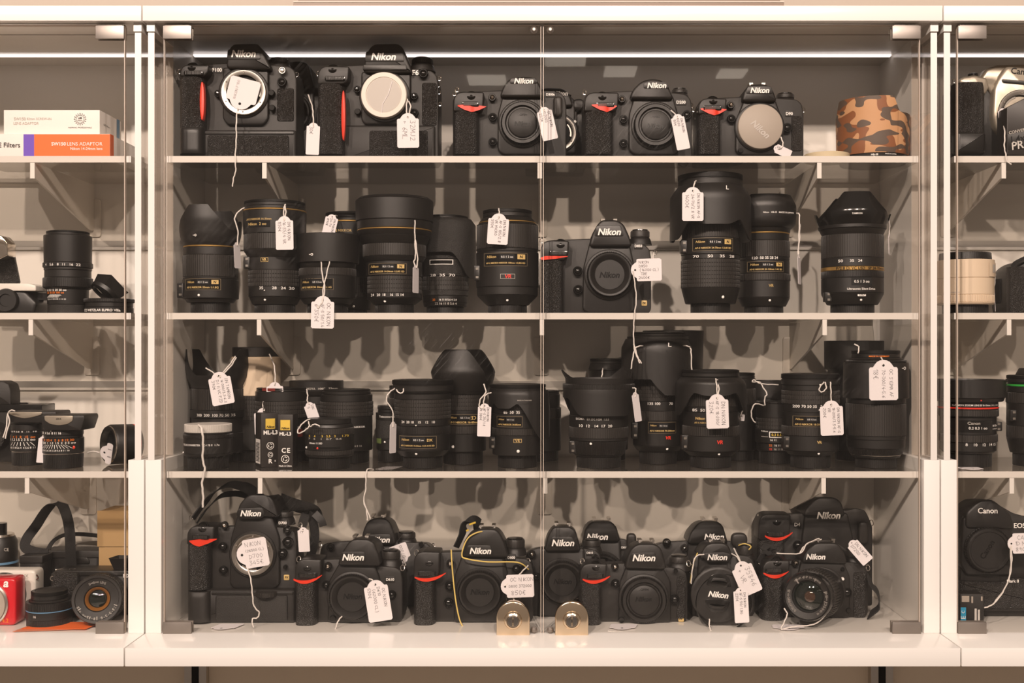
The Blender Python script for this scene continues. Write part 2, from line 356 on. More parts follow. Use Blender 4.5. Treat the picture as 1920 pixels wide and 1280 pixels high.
# ------------------------------------------------------------------ price tag: T = middle of the hole end, B = middle of the far end (pixels)
def tag(label, T, B, wpx, Y, lines=(), strings=(), yaw=0.0, horiz=False, tilt=0.0, srad=0.0009, pw=0.00032, base=None, fill=0.8, flat=None, ink='pen', group='handwritten price tags on white strings', anchor=None):
    s = Y / F; T3 = P(T[0], T[1], Y); B3 = P(B[0], B[1], Y)
    down = (B3 - T3); L = down.length; down.normalize(); W = wpx * s
    right = Vector((-down.z, 0, down.x)) * -1.0           # right hand of the card when the hole is up
    if right.x < 0 and abs(down.z) > abs(down.x): right = -right
    cy, sy = math.cos(math.radians(yaw)), math.sin(math.radians(yaw))
    if flat is not None:                                   # card lying on a surface: down runs into the depth
        right = Vector((1, 0, 0)); down = Vector(flat).normalized(); L = flat_len = Vector(flat).length
        nrm = right.cross(down); right3 = right
    else:
        right3 = right * cy + Vector((0, sy, 0)); nrm = down.cross(right3)
        if nrm.y > 0: nrm = -nrm
    if tilt: down = (down + nrm * tilt).normalized()
    nrm = right3.cross(down); nrm.normalize()
    if flat is None and nrm.y > 0: nrm = -nrm
    if flat is not None and nrm.z < 0: nrm = -nrm
    def at(u, v, d=0.0): return T3 + right3 * u + down * v + nrm * d
    h = W / 2; c = W * .30
    out = [(-h, L - .06 * W), (-h + .06 * W, L), (h - .06 * W, L), (h, L - .06 * W), (h, c * 1.05), (h * .93, c * .86), (h * .72, c * .84)]
    for k in range(1, 8):
        a = PI * k / 8; out.append((math.cos(a) * h * .64, c * .84 - math.sin(a) * c * .84))
    out += [(-h * .72, c * .84), (-h * .93, c * .86), (-h, c * 1.05)]
    n = len(out); t = 0.0004; vs = [at(u, v, t) for u, v in out] + [at(u, v, 0) for u, v in out]
    fs = [tuple(range(n)), tuple(range(n, 2 * n))[::-1]] + [(i, (i + 1) % n, n + (i + 1) % n, n + i) for i in range(n)]
    th = Thing('price_tag', label, 'price tag', T3, group)
    th.part('card', MB().add(vs, fs), 'tag', smooth=30)
    hc = (0, c * .62); hr = W * .045
    th.part('eyelet', MB().add([at(hr * math.cos(a), hc[1] + hr * math.sin(a), t + .0002) for a in [2 * PI * k / 10 for k in range(10)]], [tuple(range(10))]), 'void', smooth=0, normals=False)
    if lines:
        mb = MB(); nl = len(lines); fu = 1 if down.cross(right3).dot(nrm) > 0 else -1
        for i, ln in enumerate(lines):
            pl, wid = hand2d(ln)
            if horiz == 'v' or horiz is False:             # lines run along the card, first line on the right
                room = L - c * 1.15; pitch = W * fill / max(nl, 2.2); hh = pitch * .62; k = min(hh / 6, room * .92 / wid)
                u0 = W * fill / 2 - pitch * (i + .5) ; v0 = c * 1.02 + random.uniform(0, .05) * L
                f = lambda a, b: at(fu * (u0 + (b - 3) * k), v0 + a * k, t + .00025)
            else:                                          # card lies with its hole to the left, lines upright
                room = L - c * 1.15; pitch = W * .86 / max(nl, 2.2); hh = pitch * .66; k = min(hh / 6, room * .9 / wid)
                u0 = W * .43 - pitch * (i + .5); v0 = c * 1.0 + random.uniform(.0, .12) * L
                sgn = 1 if at(1, 0).z > at(0, 0).z else -1
                f = lambda a, b: at(sgn * (u0 + (b - 3) * k), v0 + a * k, t + .00025)
            for q in pl:
                pts = [f(a, b) for a, b in q]
                for a, b in zip(pts, pts[1:]):
                    d = b - a
                    if d.length < 1e-7: continue
                    sd = d.normalized().cross(nrm) * pw / 2; e = d.normalized() * pw * .3
                    mb.add([a - sd - e, b - sd + e, b + sd + e, a + sd - e], [(0, 1, 2, 3)])
        if mb.f: th.part('handwriting', mb, ink, smooth=0, normals=False)
    for st in strings:
        pts = spline([P(*q) if len(q) == 3 else P(q[0], q[1], Y) for q in st], 5)
        pts = [p + Vector((math.sin(i * 1.7) * .0003, 0, math.cos(i * 2.3) * .0002)) for i, p in enumerate(pts)]
        th.part('string', MB().tube(pts, srad, 6), 'string', smooth=60)
    return th

# ------------------------------------------------------------------ the room and the cabinets
YB = 1.615; YS0 = 1.419; YS1 = 1.606; YD = 1.405; YP = 1.404; YBASE = 1.335; YTOP = 1.394; YPAN = 1.476
ZT = 0.409; ZF = -0.3557
SHELF = {1: Z(292.5, YS0), 2: Z(586.5, YS0), 3: Z(883.5, YS0), 4: ZF}
def wall():
    m = MB().box(-2.6, 2.6, YB + .03, YB + .06, -1.5, 1.6)
    o = single('wall_back', 'plain beige shop wall behind the display cabinets', None, m, 'roomwall', (0, YB + .045, -1.5), kind='structure', smooth=0)
    single('wall_bounce_layer', 'added paler wall layer below the display cabinets, coloured for light bounced off the floor', None, MB().box(-2.6, 2.6, YB + .024, YB + .03, -1.5, ZF - .03), 'bouncetone', (0, YB + .027, -1.5), kind='structure', smooth=0)  # thin added sheet; its paler colour replaces floor bounce light
    for px in (370, 1650):
        th = Thing('slotted_upright', 'slotted metal upright in the wall below the cabinet, %s one' % ('left' if px < 900 else 'right'), 'wall rail', P(px, 1400, YB + .02), 'slotted wall uprights')
        x = X(px, YB + .02)
        th.part('channel', MB().box(x - .016, x + .016, YB + .010, YB + .0235, -.9, ZF - .022), 'alu', smooth=0)
        th.part('slot', MB().box(x - .005, x + .005, YB + .0088, YB + .0105, -.9, ZF - .04), 'void', smooth=0)
    m = MB().box(-2.6, 2.6, -2.6, YB + .06, -1.53, -1.5)
    single('floor', 'shop floor in front of the cabinets', None, m, 'roomwall', (0, 0, -1.5), kind='structure', smooth=0)
wall()
def bracket(th, px, n, side):
    zt = SHELF[n] - .0082; x = X(px, YS0 + .004); t = .0014; mb = MB()
    pr = [(YS0 + .003, zt), (YB, zt), (YB, zt - .066), (YB - .012, zt - .066), (YS0 + .003, zt - .018)]
    mb.add([(x - t, y, z) for y, z in pr] + [(x + t, y, z) for y, z in pr],
           [tuple(range(5)), tuple(range(5, 10))[::-1]] + [(i, (i + 1) % 5, 5 + (i + 1) % 5, 5 + i) for i in range(5)])
    o = th.part('bracket', mb, 'bracket', smooth=0)
    th.part('bracket_lip', MB().box(x - .0028, x + .0028, YS0 + .0005, YS0 + .003, zt - .020, zt + .004), 'white', o, smooth=0)
    th.part('bracket_foot', MB().slab(rnd([(x - .011, zt - .020), (x + .011, zt - .020), (x + .011, zt - .075), (x - .011, zt - .075)], .004), YB - .0028, YB, .0005), 'bracket', o)
def cabinet(label, xl, xr, brk, shelves_lab, doors, sides=(1, 1), led=True):
    c = (xl + xr) / 2
    th = Thing('display_cabinet', label, 'display cabinet', (c, YB, ZF - .0222), 'wall display cabinets in a row')
    th.part('top_board', MB().box(xl, xr, YTOP, YB + .012, ZT, ZT + .019), 'white', bevel=.0008)
    th.part('base_board', MB().box(xl, xr, YBASE, YB + .012, ZF - .022, ZF), 'white', bevel=.0008)
    bp = th.part('back_panel', MB().box(xl, xr, YB, YB + .012, ZF, ZT), 'wallwhite', smooth=0)
    for z in (.152, -.050):
        th.part('wall_rail', MB().box(xl + .012, xr - .012, YB - .0012, YB, z - .0045, z + .0045), 'alu', bp, smooth=0)
        th.part('wall_rail_lip', MB().box(xl + .012, xr - .012, YB - .004, YB, z - .0085, z - .0048), 'white', bp, smooth=0)
    th.part('ceiling_seam', MB().box(xl + .012, xr - .012, 1.4553, 1.4563, ZT - .0005, ZT + .001), 'seam', smooth=0)
    th.part('light_strip', MB().box(xl + .014, xr - .014, 1.5525, 1.5605, ZT - .002, ZT + .001), 'led', smooth=0)
    zs = Z(862, YP)
    for k, (a, b, i) in enumerate(((xl, xl + .020, 1), (xr - .020, xr, -1))):
        if not sides[k]: continue
        th.part('side_board', MB().box(a, b, YP, YB, ZF, zs), 'white', bevel=.0008)
        p0 = xl + .0005 if i > 0 else xr - .0005 - .011
        th.part('side_panel', MB().box(p0, p0 + .011, YPAN, YB, zs, ZT), 'white', smooth=0)
        g0 = xl + .0035 if i > 0 else xr - .0035 - .008
        g = th.part('side_pane', MB().box(g0, g0 + .008, YP + .0006, YPAN - .0004, zs, ZT - .001), 'sideglass', smooth=0)
        th.part('pane_edge', MB().box(g0, g0 + .008, YP, YP + .0006, zs, ZT - .012), 'edge', g, smooth=0)
        th.part('pane_socket', MB().box(g0 - .001, g0 + .009, YP - .002, YPAN, ZT - .011, ZT), 'edge', g, smooth=0)
    for n in (1, 2, 3):
        for px in brk[n - 1]: bracket(th, px, n, 0)
        z = SHELF[n]
        sh = Thing('glass_shelf', shelves_lab[n - 1], 'shelf', (c, YS1, z - .008), 'glass shelves')
        p = sh.part('pane', MB().box(xl + .022, xr - .022, YS0 + .0006, YS1, z - .008, z), 'shelfglass', smooth=0)
        sh.part('front_edge', MB().box(xl + .022, xr - .022, YS0, YS0 + .0006, z - .008, z), 'edge', p, smooth=0)
        sh.part('back_edge', MB().box(xl + .022, xr - .022, YS1, YS1 + .0005, z - .008, z), 'edge', p, smooth=0)
    z0, z1 = Z(1189, YD), Z(47, YD)
    for d in doors:
        x0, x1, hinge, lock = d
        dr = th.part('door', MB().box(x0, x1, YD, YD + .005, z0, z1), 'doorglass', smooth=0)
        em = MB()
        em.box(x0, x0 + .0007, YD - .0001, YD + .0051, z0, z1); em.box(x1 - .0007, x1, YD - .0001, YD + .0051, z0, z1)
        em.box(x0, x1, YD - .0001, YD + .0051, z1 - .0007, z1)
        th.part('door_edge', em, 'dooredge', dr, smooth=0)
        hw = .0355
        hx = x0 if hinge < 0 else x1 - hw
        for zz, up in ((z1 - .018, 1), (z0 - .0005, 0)):
            m = MB().box(hx, hx + hw, YD - .0035, YD, zz, zz + .0165); m.box(hx, hx + hw, YD + .005, YD + .0075, zz, zz + .0165)
            m.box(hx + .002, hx + hw - .002, YD - .003, YD + .007, zz - .0012 if not up else zz + .016, zz + .0005 if not up else zz + .0178)
            th.part('hinge', m, 'hinge', dr, bevel=.0006)
        if lock is not None:
            lx = X(lock, YD - .01); zb = z0 - .001; r = .0207; zc = Z(1158, YD - .01)
            arch = [(lx - r, zb), (lx + r, zb)] + [(lx + r * math.cos(a), zc + r * math.sin(a)) for a in [PI * k / 20 for k in range(21)]]
            th.part('lock_plate', MB().slab(arch, YD - .0105, YD - .0005, .0018), 'brass', dr)
            zk = Z(1163, YD - .012)
            th.part('lock_collar', MB().lathe((lx, YD - .0105, zk), [(.0112, 0), (.0112, .002), (.0098, .004), (.0092, .0042), (.0092, .006), (.0080, .0066), (.0074, .0058), (0, .0058)], 36, 'y'), 'brass', dr)
            th.part('lock_core', MB().lathe((lx, YD - .0160, zk), [(.0070, 0), (.0070, .0012), (.0064, .0016), (0, .0016)], 28, 'y'), 'lockcore', dr, smooth=20)
            th.part('keyway', MB().box(lx - .0012, lx + .0012, YD - .0182, YD - .0170, zk - .0058, zk + .0058), 'brass', dr, smooth=0)
            th.part('keyhole', MB().box(lx - .0007, lx + .0007, YD - .0186, YD - .0180, zk - .001, zk + .003), 'void', dr, smooth=0)
            th.part('lock_tongue', MB().box(lx - .008, lx + .008, YD - .0105, YD - .002, zb - .0012, zb + .0005), 'brass', dr, smooth=0)
        nx = (x1 - .009) if hinge < 0 else (x0 + .009)
        for zz in (z1 - .0065, z0 + .006):
            th.part('door_stud', MB().lathe((nx, YD - .0002, zz), [(.0045, 0), (.0045, .001), (.003, .0025), (.003, .004), (.0018, .005), (0, .005)], 20, 'y'), 'hinge', dr)
    return th
XL, XR = -.4945, .5015
xm = X(1016.5, YD)
cabinet('white middle display cabinet with two closed glass doors and paired brass locks', XL, XR,
        ((497, 1012, 1535), (487, 1016, 1545), (489, 1022, 1543)),
        ('clear glass shelf under the topmost row of camera bodies in the middle cabinet', 'clear glass shelf under the single row of tall lenses in the middle cabinet', 'clear glass shelf under the crowded mixed lenses in the middle cabinet'),
        ((X(307, YD), xm - .0012, -1, 962), (xm + .0012, X(1725, YD), 1, 1072)))
cabinet('white display cabinet cut off by the left edge, boxes on its top shelf', XL - .997, XL - .0015,
        ((63,), (60,), (53,)),
        ('glass shelf carrying the orange and white adaptor boxes', 'glass shelf carrying the upright black telephoto lens in the left cabinet', 'glass shelf carrying the small engraved rangefinder lenses'),
        ((-1.47, -1.0, -1, None), (-.998, X(234, YD), 1, None)))
cabinet('white display cabinet cut off by the right edge, silver camera on its top shelf', XR + .0015, XR + .997,
        ((1880,), (1890,), (1895,)),
        ('glass shelf carrying the silver camera in the right cabinet', 'glass shelf carrying the cream white lens', 'glass shelf carrying the fisheye lens with a thin red ring'),
        ((X(1795, YD), 1.0, -1, None), (1.002, 1.47, 1, None)))
t = Thing('sign_panel', 'long dark-edged flat panel standing on top of the middle cabinet', 'panel', (X(1010, 1.45), 1.45, ZT + .019))
t.part('board', MB().box(X(560, 1.45), X(1462, 1.45), 1.447, 1.455, ZT + .0215, ZT + .16), 'boxbrown', smooth=0)
t.part('frame', MB().box(X(550, 1.44), X(1470, 1.44), 1.44, 1.458, ZT + .019, ZT + .0370), 'boxbrown', smooth=0)
t.part('light_bead', MB().box(X(550, 1.44), X(1470, 1.44), 1.439, 1.458, ZT + .0370, ZT + .0382), 'boxside', smooth=0)

# ------------------------------------------------------------------ lens builder
PN = {'cap': 'rear_cap', 'b': 'barrel', 'B': 'barrel', 'r': 'focus_ring', 'R': 'zoom_ring', 'f': 'ribbed_ring', 'g': 'gold_ring', 'fc': 'front_cap', 'h': 'hood', 'w': 'barrel', 'wr': 'ribbed_ring', 'x': 'barrel', 'red': 'red_ring', 'grn': 'green_ring', 'gb': 'gold_band', 's': 'metal_ring', 'blue': 'blue_ring', 'pale': 'rear_cap', 'wcap': 'front_cap', 'm': 'barrel'}
PM = {'cap': 'plastic', 'b': 'plastic', 'B': 'gloss', 'r': 'rubber', 'R': 'rubber', 'f': 'plastic', 'g': 'gold', 'fc': 'plastic', 'h': 'satin', 'w': 'whitelens', 'wr': 'whitelens', 'x': 'crinkle', 'red': 'redink', 'grn': 'green', 'gb': 'gold', 's': 'silver', 'blue': 'bluering', 'pale': 'palecap', 'wcap': 'plastic', 'm': 'matte'}
class Lens:
    def __init__(s, label, cx, ybase, Y, segs, shelf, group='lenses standing upright on the shelves', name='camera_lens', cat='lens'):
        s.Y = Y; s.cx = cx; s.x = X(cx, Y); s.k = Y / F; s.yb = ybase; s.z0 = SHELF[shelf] + .0004
        s.th = Thing(name, label, cat, (s.x, Y, s.z0), group); s.segs = []
        y = ybase; last = None
        for kind, yt, r0, r1 in segs:
            s.segs.append((y, yt, r0, r1)); s.seg(kind, y, yt, r0, r1); y = yt
        s.ytop = y
    def zz(s, y): return s.z0 + (s.yb - y) * s.k
    def rad(s, y):
        for a, b, r0, r1 in s.segs:
            if b <= y <= a: return (r0 + (r1 - r0) * ((a - y) / max(1e-6, a - b))) * s.k
        return s.segs[-1][3] * s.k
    def seg(s, kind, y0, y1, r0, r1):
        k = s.k; h0 = s.zz(y0) - s.z0; h1 = s.zz(y1) - s.z0; r0 *= k; r1 *= k; c = (s.x, s.Y, s.z0); mb = MB()
        ch = min(.9 * k, (h1 - h0) * .3)
        pr = [(r0 - ch, h0), (r0, h0 + ch), (r1, h1 - ch), (r1 - ch, h1)]
        if kind in ('r', 'wr'): mb.lathe(c, pr, ribs=max(24, int(2 * PI * r0 / (4.3 * k))), depth=1.1 * k)
        elif kind in ('f', 'wcap') or (kind == 'cap' and h1 - h0 > 8 * k) or kind == 'pale': mb.lathe(c, pr, ribs=max(24, int(2 * PI * r0 / (3.2 * k))), depth=.7 * k, duty=.6)
        elif kind == 'R':
            nb = max(2, int((h1 - h0) / (6.5 * k))); st = (h1 - h0) / nb
            mb.lathe(c, [(r0 - 1.3 * k, h0), (r1 - 1.3 * k, h1)], 48)
            for i in range(nb): mb.lathe(c, [(r0 - .4 * k, h0 + st * i + .4 * k), (r0, h0 + st * i + .9 * k), (r1, h0 + st * (i + 1) - .9 * k), (r1 - .4 * k, h0 + st * (i + 1) - .4 * k)], ribs=int(2 * PI * r0 / (4.6 * k)), depth=1.2 * k, close=False)
        elif kind == 'fc':
            mb.lathe(c, [(r0 - ch, h0), (r0, h0 + ch), (r0, h0 + (h1 - h0) * .45), (r1 * .97, h0 + (h1 - h0) * .5), (r1 * .97, h1 - ch), (r1 * .94, h1), (r1 * .80, h1), (r1 * .78, h1 - .8 * k), (0, h1 - .8 * k)], 56)
            for i in range(2):
                a = PI * i + .9; mb.lathe((s.x, s.Y, s.z0), [(r1 * .98, h0 + (h1 - h0) * .55), (r1 * 1.0, h0 + (h1 - h0) * .6), (r1 * 1.0, h1 - ch)], 40, close=False)
        elif kind == 'h': mb.lathe(c, [(r0 - ch, h0), (r0, h0 + ch), (r1, h1 - ch), (r1 - ch, h1), (r1 * .95, h1), (r1 * .94, h1 - 3 * k), (0, h1 - 4 * k)], 64)
        else: mb.lathe(c, pr, 56)
        return s.th.part(PN[kind], mb, PM[kind], smooth=35)
    def surf(s, y, off=.0004):
        r = s.rad(y) + off; return lambda x, z: s.Y - math.sqrt(max(r * r - (x - s.x) ** 2, r * r * .02))
    def text(s, t, dx, y, w, m='ink', bold=0.01, shear=0.0, hpx=None, name='lettering', rot=0, off=.0004):
        Yf = s.Y - s.rad(y); # front surface depth: pixel offsets are measured there
        zc = s.zz(y)
        if hpx is None: hpx = min(w * text2d(t, bold, shear)[2], 7.0 if len(t) < 3 else 5.0)
        mb = text_mb(t, 0, 0, w, s.Y, rot=rot, bold=bold, shear=shear, hpx=hpx); r = s.rad(y) + off; ox, oz = X(0, s.Y), Z(0, s.Y); v = []
        for a in mb.v:
            x = a[0] - ox + dx * s.k; x = max(-r * .97, min(r * .97, x)); v.append((s.x + x, s.Y - math.sqrt(r * r - x * x), zc + a[2] - oz))
        mb.v = v; s.th.part(name, mb, m, smooth=0, normals=False); return s
    def patch(s, dx, y, w, h, m='gloss', name='scale_window', off=.0003, parent=None):
        r = s.rad(y) + off; n = 10; vs = []; k = s.k
        for i in range(n + 1):
            x = (dx + w * (i / n - .5)) * k; x = max(-r * .985, min(r * .985, x)); yy = s.Y - math.sqrt(r * r - x * x)
            vs += [(s.x + x, yy, s.zz(y + h / 2)), (s.x + x, yy, s.zz(y - h / 2))]
        return s.th.part(name, MB().add(vs, [(2 * i, 2 * i + 2, 2 * i + 3, 2 * i + 1) for i in range(n)]), m, parent, smooth=60, normals=False)
    def dot(s, dx, y, r=2.2, m='ink', name='mount_mark'):
        rr = s.rad(y); x = dx * s.k; yy = s.Y - math.sqrt(max(rr * rr - x * x, 1e-9))
        s.th.part(name, MB().lathe((s.x + x, yy, s.zz(y)), [(r * s.k, -.0005), (r * s.k, .0004), (r * s.k * .6, .0008), (0, .0009)], 12, 'y'), m); return s
    def plate(s, dx, y, w, h, txt='AF-S NIKKOR 35mm 1:1.8G', m='goldink', badge=True, win=True, brand='Nikon'):
        s.patch(dx, y, w + 2, h + 2, 'rim', 'plate_rim', .0002); s.patch(dx, y, w, h, 'gloss', 'name_plate', .0004)
        s.text(brand, dx - w * .33, y - h * .22, w * .22, m, bold=.01, shear=.2, off=.0007)
        if win:
            p = s.patch(dx + w * .04, y - h * .22, w * .34, h * .42, 'void', 'scale_window', .0006)
            s.text('0.5 1 2 oo', dx + w * .04, y - h * .2, w * .28, 'ink', name='scale', off=.0009)
        s.text(txt, dx, y + h * .30, w * .92, m, bold=.02, off=.0007)
        if badge:
            s.patch(dx + w * .37, y - h * .22, w * .18, h * .4, 'goldink', 'badge', .0006); s.text('N', dx + w * .37, y - h * .22, w * .07, 'darkink', bold=.03, shear=.1, off=.0009)
        return s
    def switch(s, side, y0, y1, dep=6):
        r = s.rad((y0 + y1) / 2); k = s.k; a = math.radians(65) * side; m = MB()
        x = s.x + r * math.sin(a) * 1.0; y = s.Y - r * math.cos(a)
        w = 9 * k; poly2 = rnd([(x - w, s.zz(y1)), (x + w * .5 * (1), s.zz(y1)), (x + w * .5, s.zz(y0)), (x - w, s.zz(y0))], 2 * k)
        if side > 0: poly2 = rnd([(x - w * .5, s.zz(y1)), (x + w, s.zz(y1)), (x + w, s.zz(y0)), (x - w * .5, s.zz(y0))], 2 * k)
        o = s.th.part('switch_panel', MB().slab(poly2, y - dep * k * .6, y + 14 * k, 1.2 * k), 'plastic')
        zc = (s.zz(y0) + s.zz(y1)) / 2; xx = sum(p[0] for p in poly2) / len(poly2)
        for d in (-.28, .28): s.th.part('switch', MB().box(xx - 2.5 * k, xx + 2.5 * k, y - dep * k * .6 - .0008, y - dep * k * .5, zc + d * (s.zz(y0) - s.zz(y1)) - 2 * k, zc + d * (s.zz(y0) - s.zz(y1)) + 2 * k), 'silver', o, smooth=0)
        return s
    def hood(s, pts, edge, inner=.93, m='satin', n=96, up=True, name='hood', cx=None, thick=2.6):
        # pts: (y, r) from the fixed end to the free end; edge(deg) -> free-edge y at that azimuth (0 faces the viewer, + to the right)
        k = s.k; rows = 10; x0 = s.x if cx is None else X(cx, s.Y); vs = []; ys = [p[0] for p in pts]
        def rr(y):
            for (a, ra), (b, rb) in zip(pts, pts[1:]):
                lo, hi = min(a, b), max(a, b)
                if lo <= y <= hi: return ra + (rb - ra) * (y - a) / (b - a)
            return pts[-1][1]
        m2 = n; ring = []
        for i in range(n):
            dg = 360.0 * i / n - 180; e = edge(dg); a = math.radians(dg); sx, cyy = math.sin(a), -math.cos(a)
            col = []
            for j in range(rows + 1):
                y = pts[0][0] + (e - pts[0][0]) * j / rows; r = rr(y) * k; col.append((x0 + r * sx, s.Y + r * cyy, s.zz(y)))
            for j in range(rows, -1, -1):
                y = pts[0][0] + (e - pts[0][0]) * j / rows; r = (rr(y) - thick) * k; col.append((x0 + r * sx, s.Y + r * cyy, s.zz(y)))
            ring.append(col)
        q = len(ring[0])
        for c in ring: vs += c
        fs = []
        for i in range(n):
            j = (i + 1) % n
            for t in range(q): fs.append((i * q + t, j * q + t, j * q + (t + 1) % q, i * q + (t + 1) % q))
        s.th.part(name, MB().add(vs, fs), m, smooth=50); return s
def petals(phi, peak, valley, small=None, plat=22, fall=45, splat=8, sfall=25, p=1.0, lin=False):
    def f(d):
        a = abs((d - phi + 90) % 180 - 90); b = abs((d - phi) % 180 - 90)
        S = lambda q: math.sin(math.radians(min(q, 90)))
        t = max(0, min(1, 1 - (S(a) - S(plat)) / (S(plat + fall) - S(plat)))) if lin else max(0, min(1, 1 - (a - plat) / fall))
        if not lin: t = t * t * (3 - 2 * t)
        v = valley + (peak - valley) * t
        if small is not None:
            u = max(0, min(1, 1 - (b - splat) / sfall)); u = u * u * (3 - 2 * u); w2 = valley + (small - valley) * u
            v = w2 if abs(w2 - valley) > abs(v - valley) else v
        return v
    return f

# ------------------------------------------------------------------ camera body builder (all outlines in photo pixels at their own depth)
def lugring(th, px, py, Y, r=5, rot=0.3):
    c = P(px, py, Y); k = r * Y / F
    th.part('strap_lug', MB().tube([c + Vector((math.cos(a) * k * .7, math.sin(a) * k * .5, math.sin(a) * k)) for a in [2 * PI * i / 14 for i in range(14)]], .0007, 6, True), 'silver')
def knob(th, name, px, py, r, Y, m='gloss', h=.004, ring=True, parent=None):
    k = Y / F; c = P(px, py, Y)
    o = th.part(name, MB().lathe(c, [(r * k, -.002), (r * k, h * .5), (r * k * .85, h * .8), (r * k * .72, h * .8), (r * k * .66, h * .5)] if ring else [(r * k, -.002), (r * k, h * .6), (r * k * .8, h), (0, h)], 24, 'y', close=False), m, parent)
    if ring: th.part(name + '_centre', MB().lathe(c, [(r * k * .6, -.001), (r * k * .6, h * .7), (r * k * .4, h * .95), (0, h)], 20, 'y', close=False), m, o)
    return o
def topdial(th, px, py, r, hpx, Y, name='mode_dial', ribs=True, cap='gloss'):
    k = Y / F; c = P(px, py + hpx, Y); h = hpx * k
    o = th.part(name, MB().lathe(c, [(r * k, 0), (r * k, h * .8), (r * k * .93, h)], ribs=44 if ribs else 0, n=36, depth=.8 * k), 'rubber' if ribs else 'gloss')
    th.part('dial_base', MB().lathe(c, [(r * k * 1.25, -15 * k), (r * k * 1.12, -6 * k), (r * k * .98, -1.2 * k), (r * k * .86, 0)], 32), 'satin', o)
    th.part('dial_top', MB().lathe(c, [(r * k * .82, h), (r * k * .8, h + 2.2 * k), (r * k * .5, h + 3 * k), (0, h + 3 * k)], 30), cap, o)
def grip_col(th, x0, x1, yt, yb, Yb, prot, n=3.2, m='leather', taper=0, name='grip'):
    # rounded column: front surface bulges by prot towards the viewer
    Yf = Yb - prot * .6; xa, xb = X(x0, Yf), X(x1, Yf); rows = 12; M = 28; vs = []
    zt, zb = Z(yt, Yf), Z(yb, Yf)
    for j in range(rows + 1):
        t = j / rows; z = zt + (zb - zt) * t; e = 1 - .10 * (1 - min(1, t / .15)) ** 2 - .05 * max(0, (t - .9) / .1) ** 2
        cx = (xa + xb) / 2; hw = (xb - xa) / 2 * (1 - taper * (1 - t)); pr = prot * e
        for i in range(M + 1):
            a = PI * i / M; u = -math.copysign(abs(math.cos(a)) ** (2 / n), math.cos(a)); v = abs(math.sin(a)) ** (2 / n)
            vs.append((cx + hw * u, Yb - pr * v, z))
    fs = [(j * (M + 1) + i, j * (M + 1) + i + 1, (j + 1) * (M + 1) + i + 1, (j + 1) * (M + 1) + i) for j in range(rows) for i in range(M)]
    fs += [tuple(range(M + 1))[::-1], tuple(range(rows * (M + 1), (rows + 1) * (M + 1)))]
    o = th.part(name, MB().add(vs, fs), m, smooth=50)
    cxm, hwm = (xa + xb) / 2, (xb - xa) / 2
    def sf(x, off=.0006):
        u = min(.999, abs((x - cxm) / hwm)); return Yb - prot * (1 - u ** n) ** (1 / n) - off
    return o, sf, Yf
def swoosh(th, up, lo, Yf, sf, m='red', parent=None, name='red_accent', smooth3=False):
    # up / lo: pixel curves (left to right) of the upper and lower border, laid on the grip surface
    def samp(c, t):
        c = sorted(c)
        if len(c) == 3 and smooth3:
            (xa, ya), (xb, yb), (xc, yc) = c; x = xa + (xc - xa) * t
            return x, ya * (x - xb) * (x - xc) / ((xa - xb) * (xa - xc)) + yb * (x - xa) * (x - xc) / ((xb - xa) * (xb - xc)) + yc * (x - xa) * (x - xb) / ((xc - xa) * (xc - xb))
        c = c; x = c[0][0] + (c[-1][0] - c[0][0]) * t
        for (a, ya), (b, yb) in zip(c, c[1:]):
            if a <= x <= b: return x, ya + (yb - ya) * (x - a) / max(1e-6, b - a)
        return c[-1]
    n = 18; vs = []
    for i in range(n + 1):
        for c in (up, lo):
            px, py = samp(c, i / n); x = X(px, Yf); vs.append((x, sf(x), Z(py, Yf)))
            vs.append((x, sf(x) + .003, Z(py, Yf)))
    fs = []
    for i in range(n):
        a, b = 4 * i, 4 * i + 4
        fs += [(a, a + 2, b + 2, b), (a, b, b + 1, a + 1), (a + 2, a + 3, b + 3, b + 2)]
    th.part(name, MB().add(vs, fs), m, parent, smooth=30)
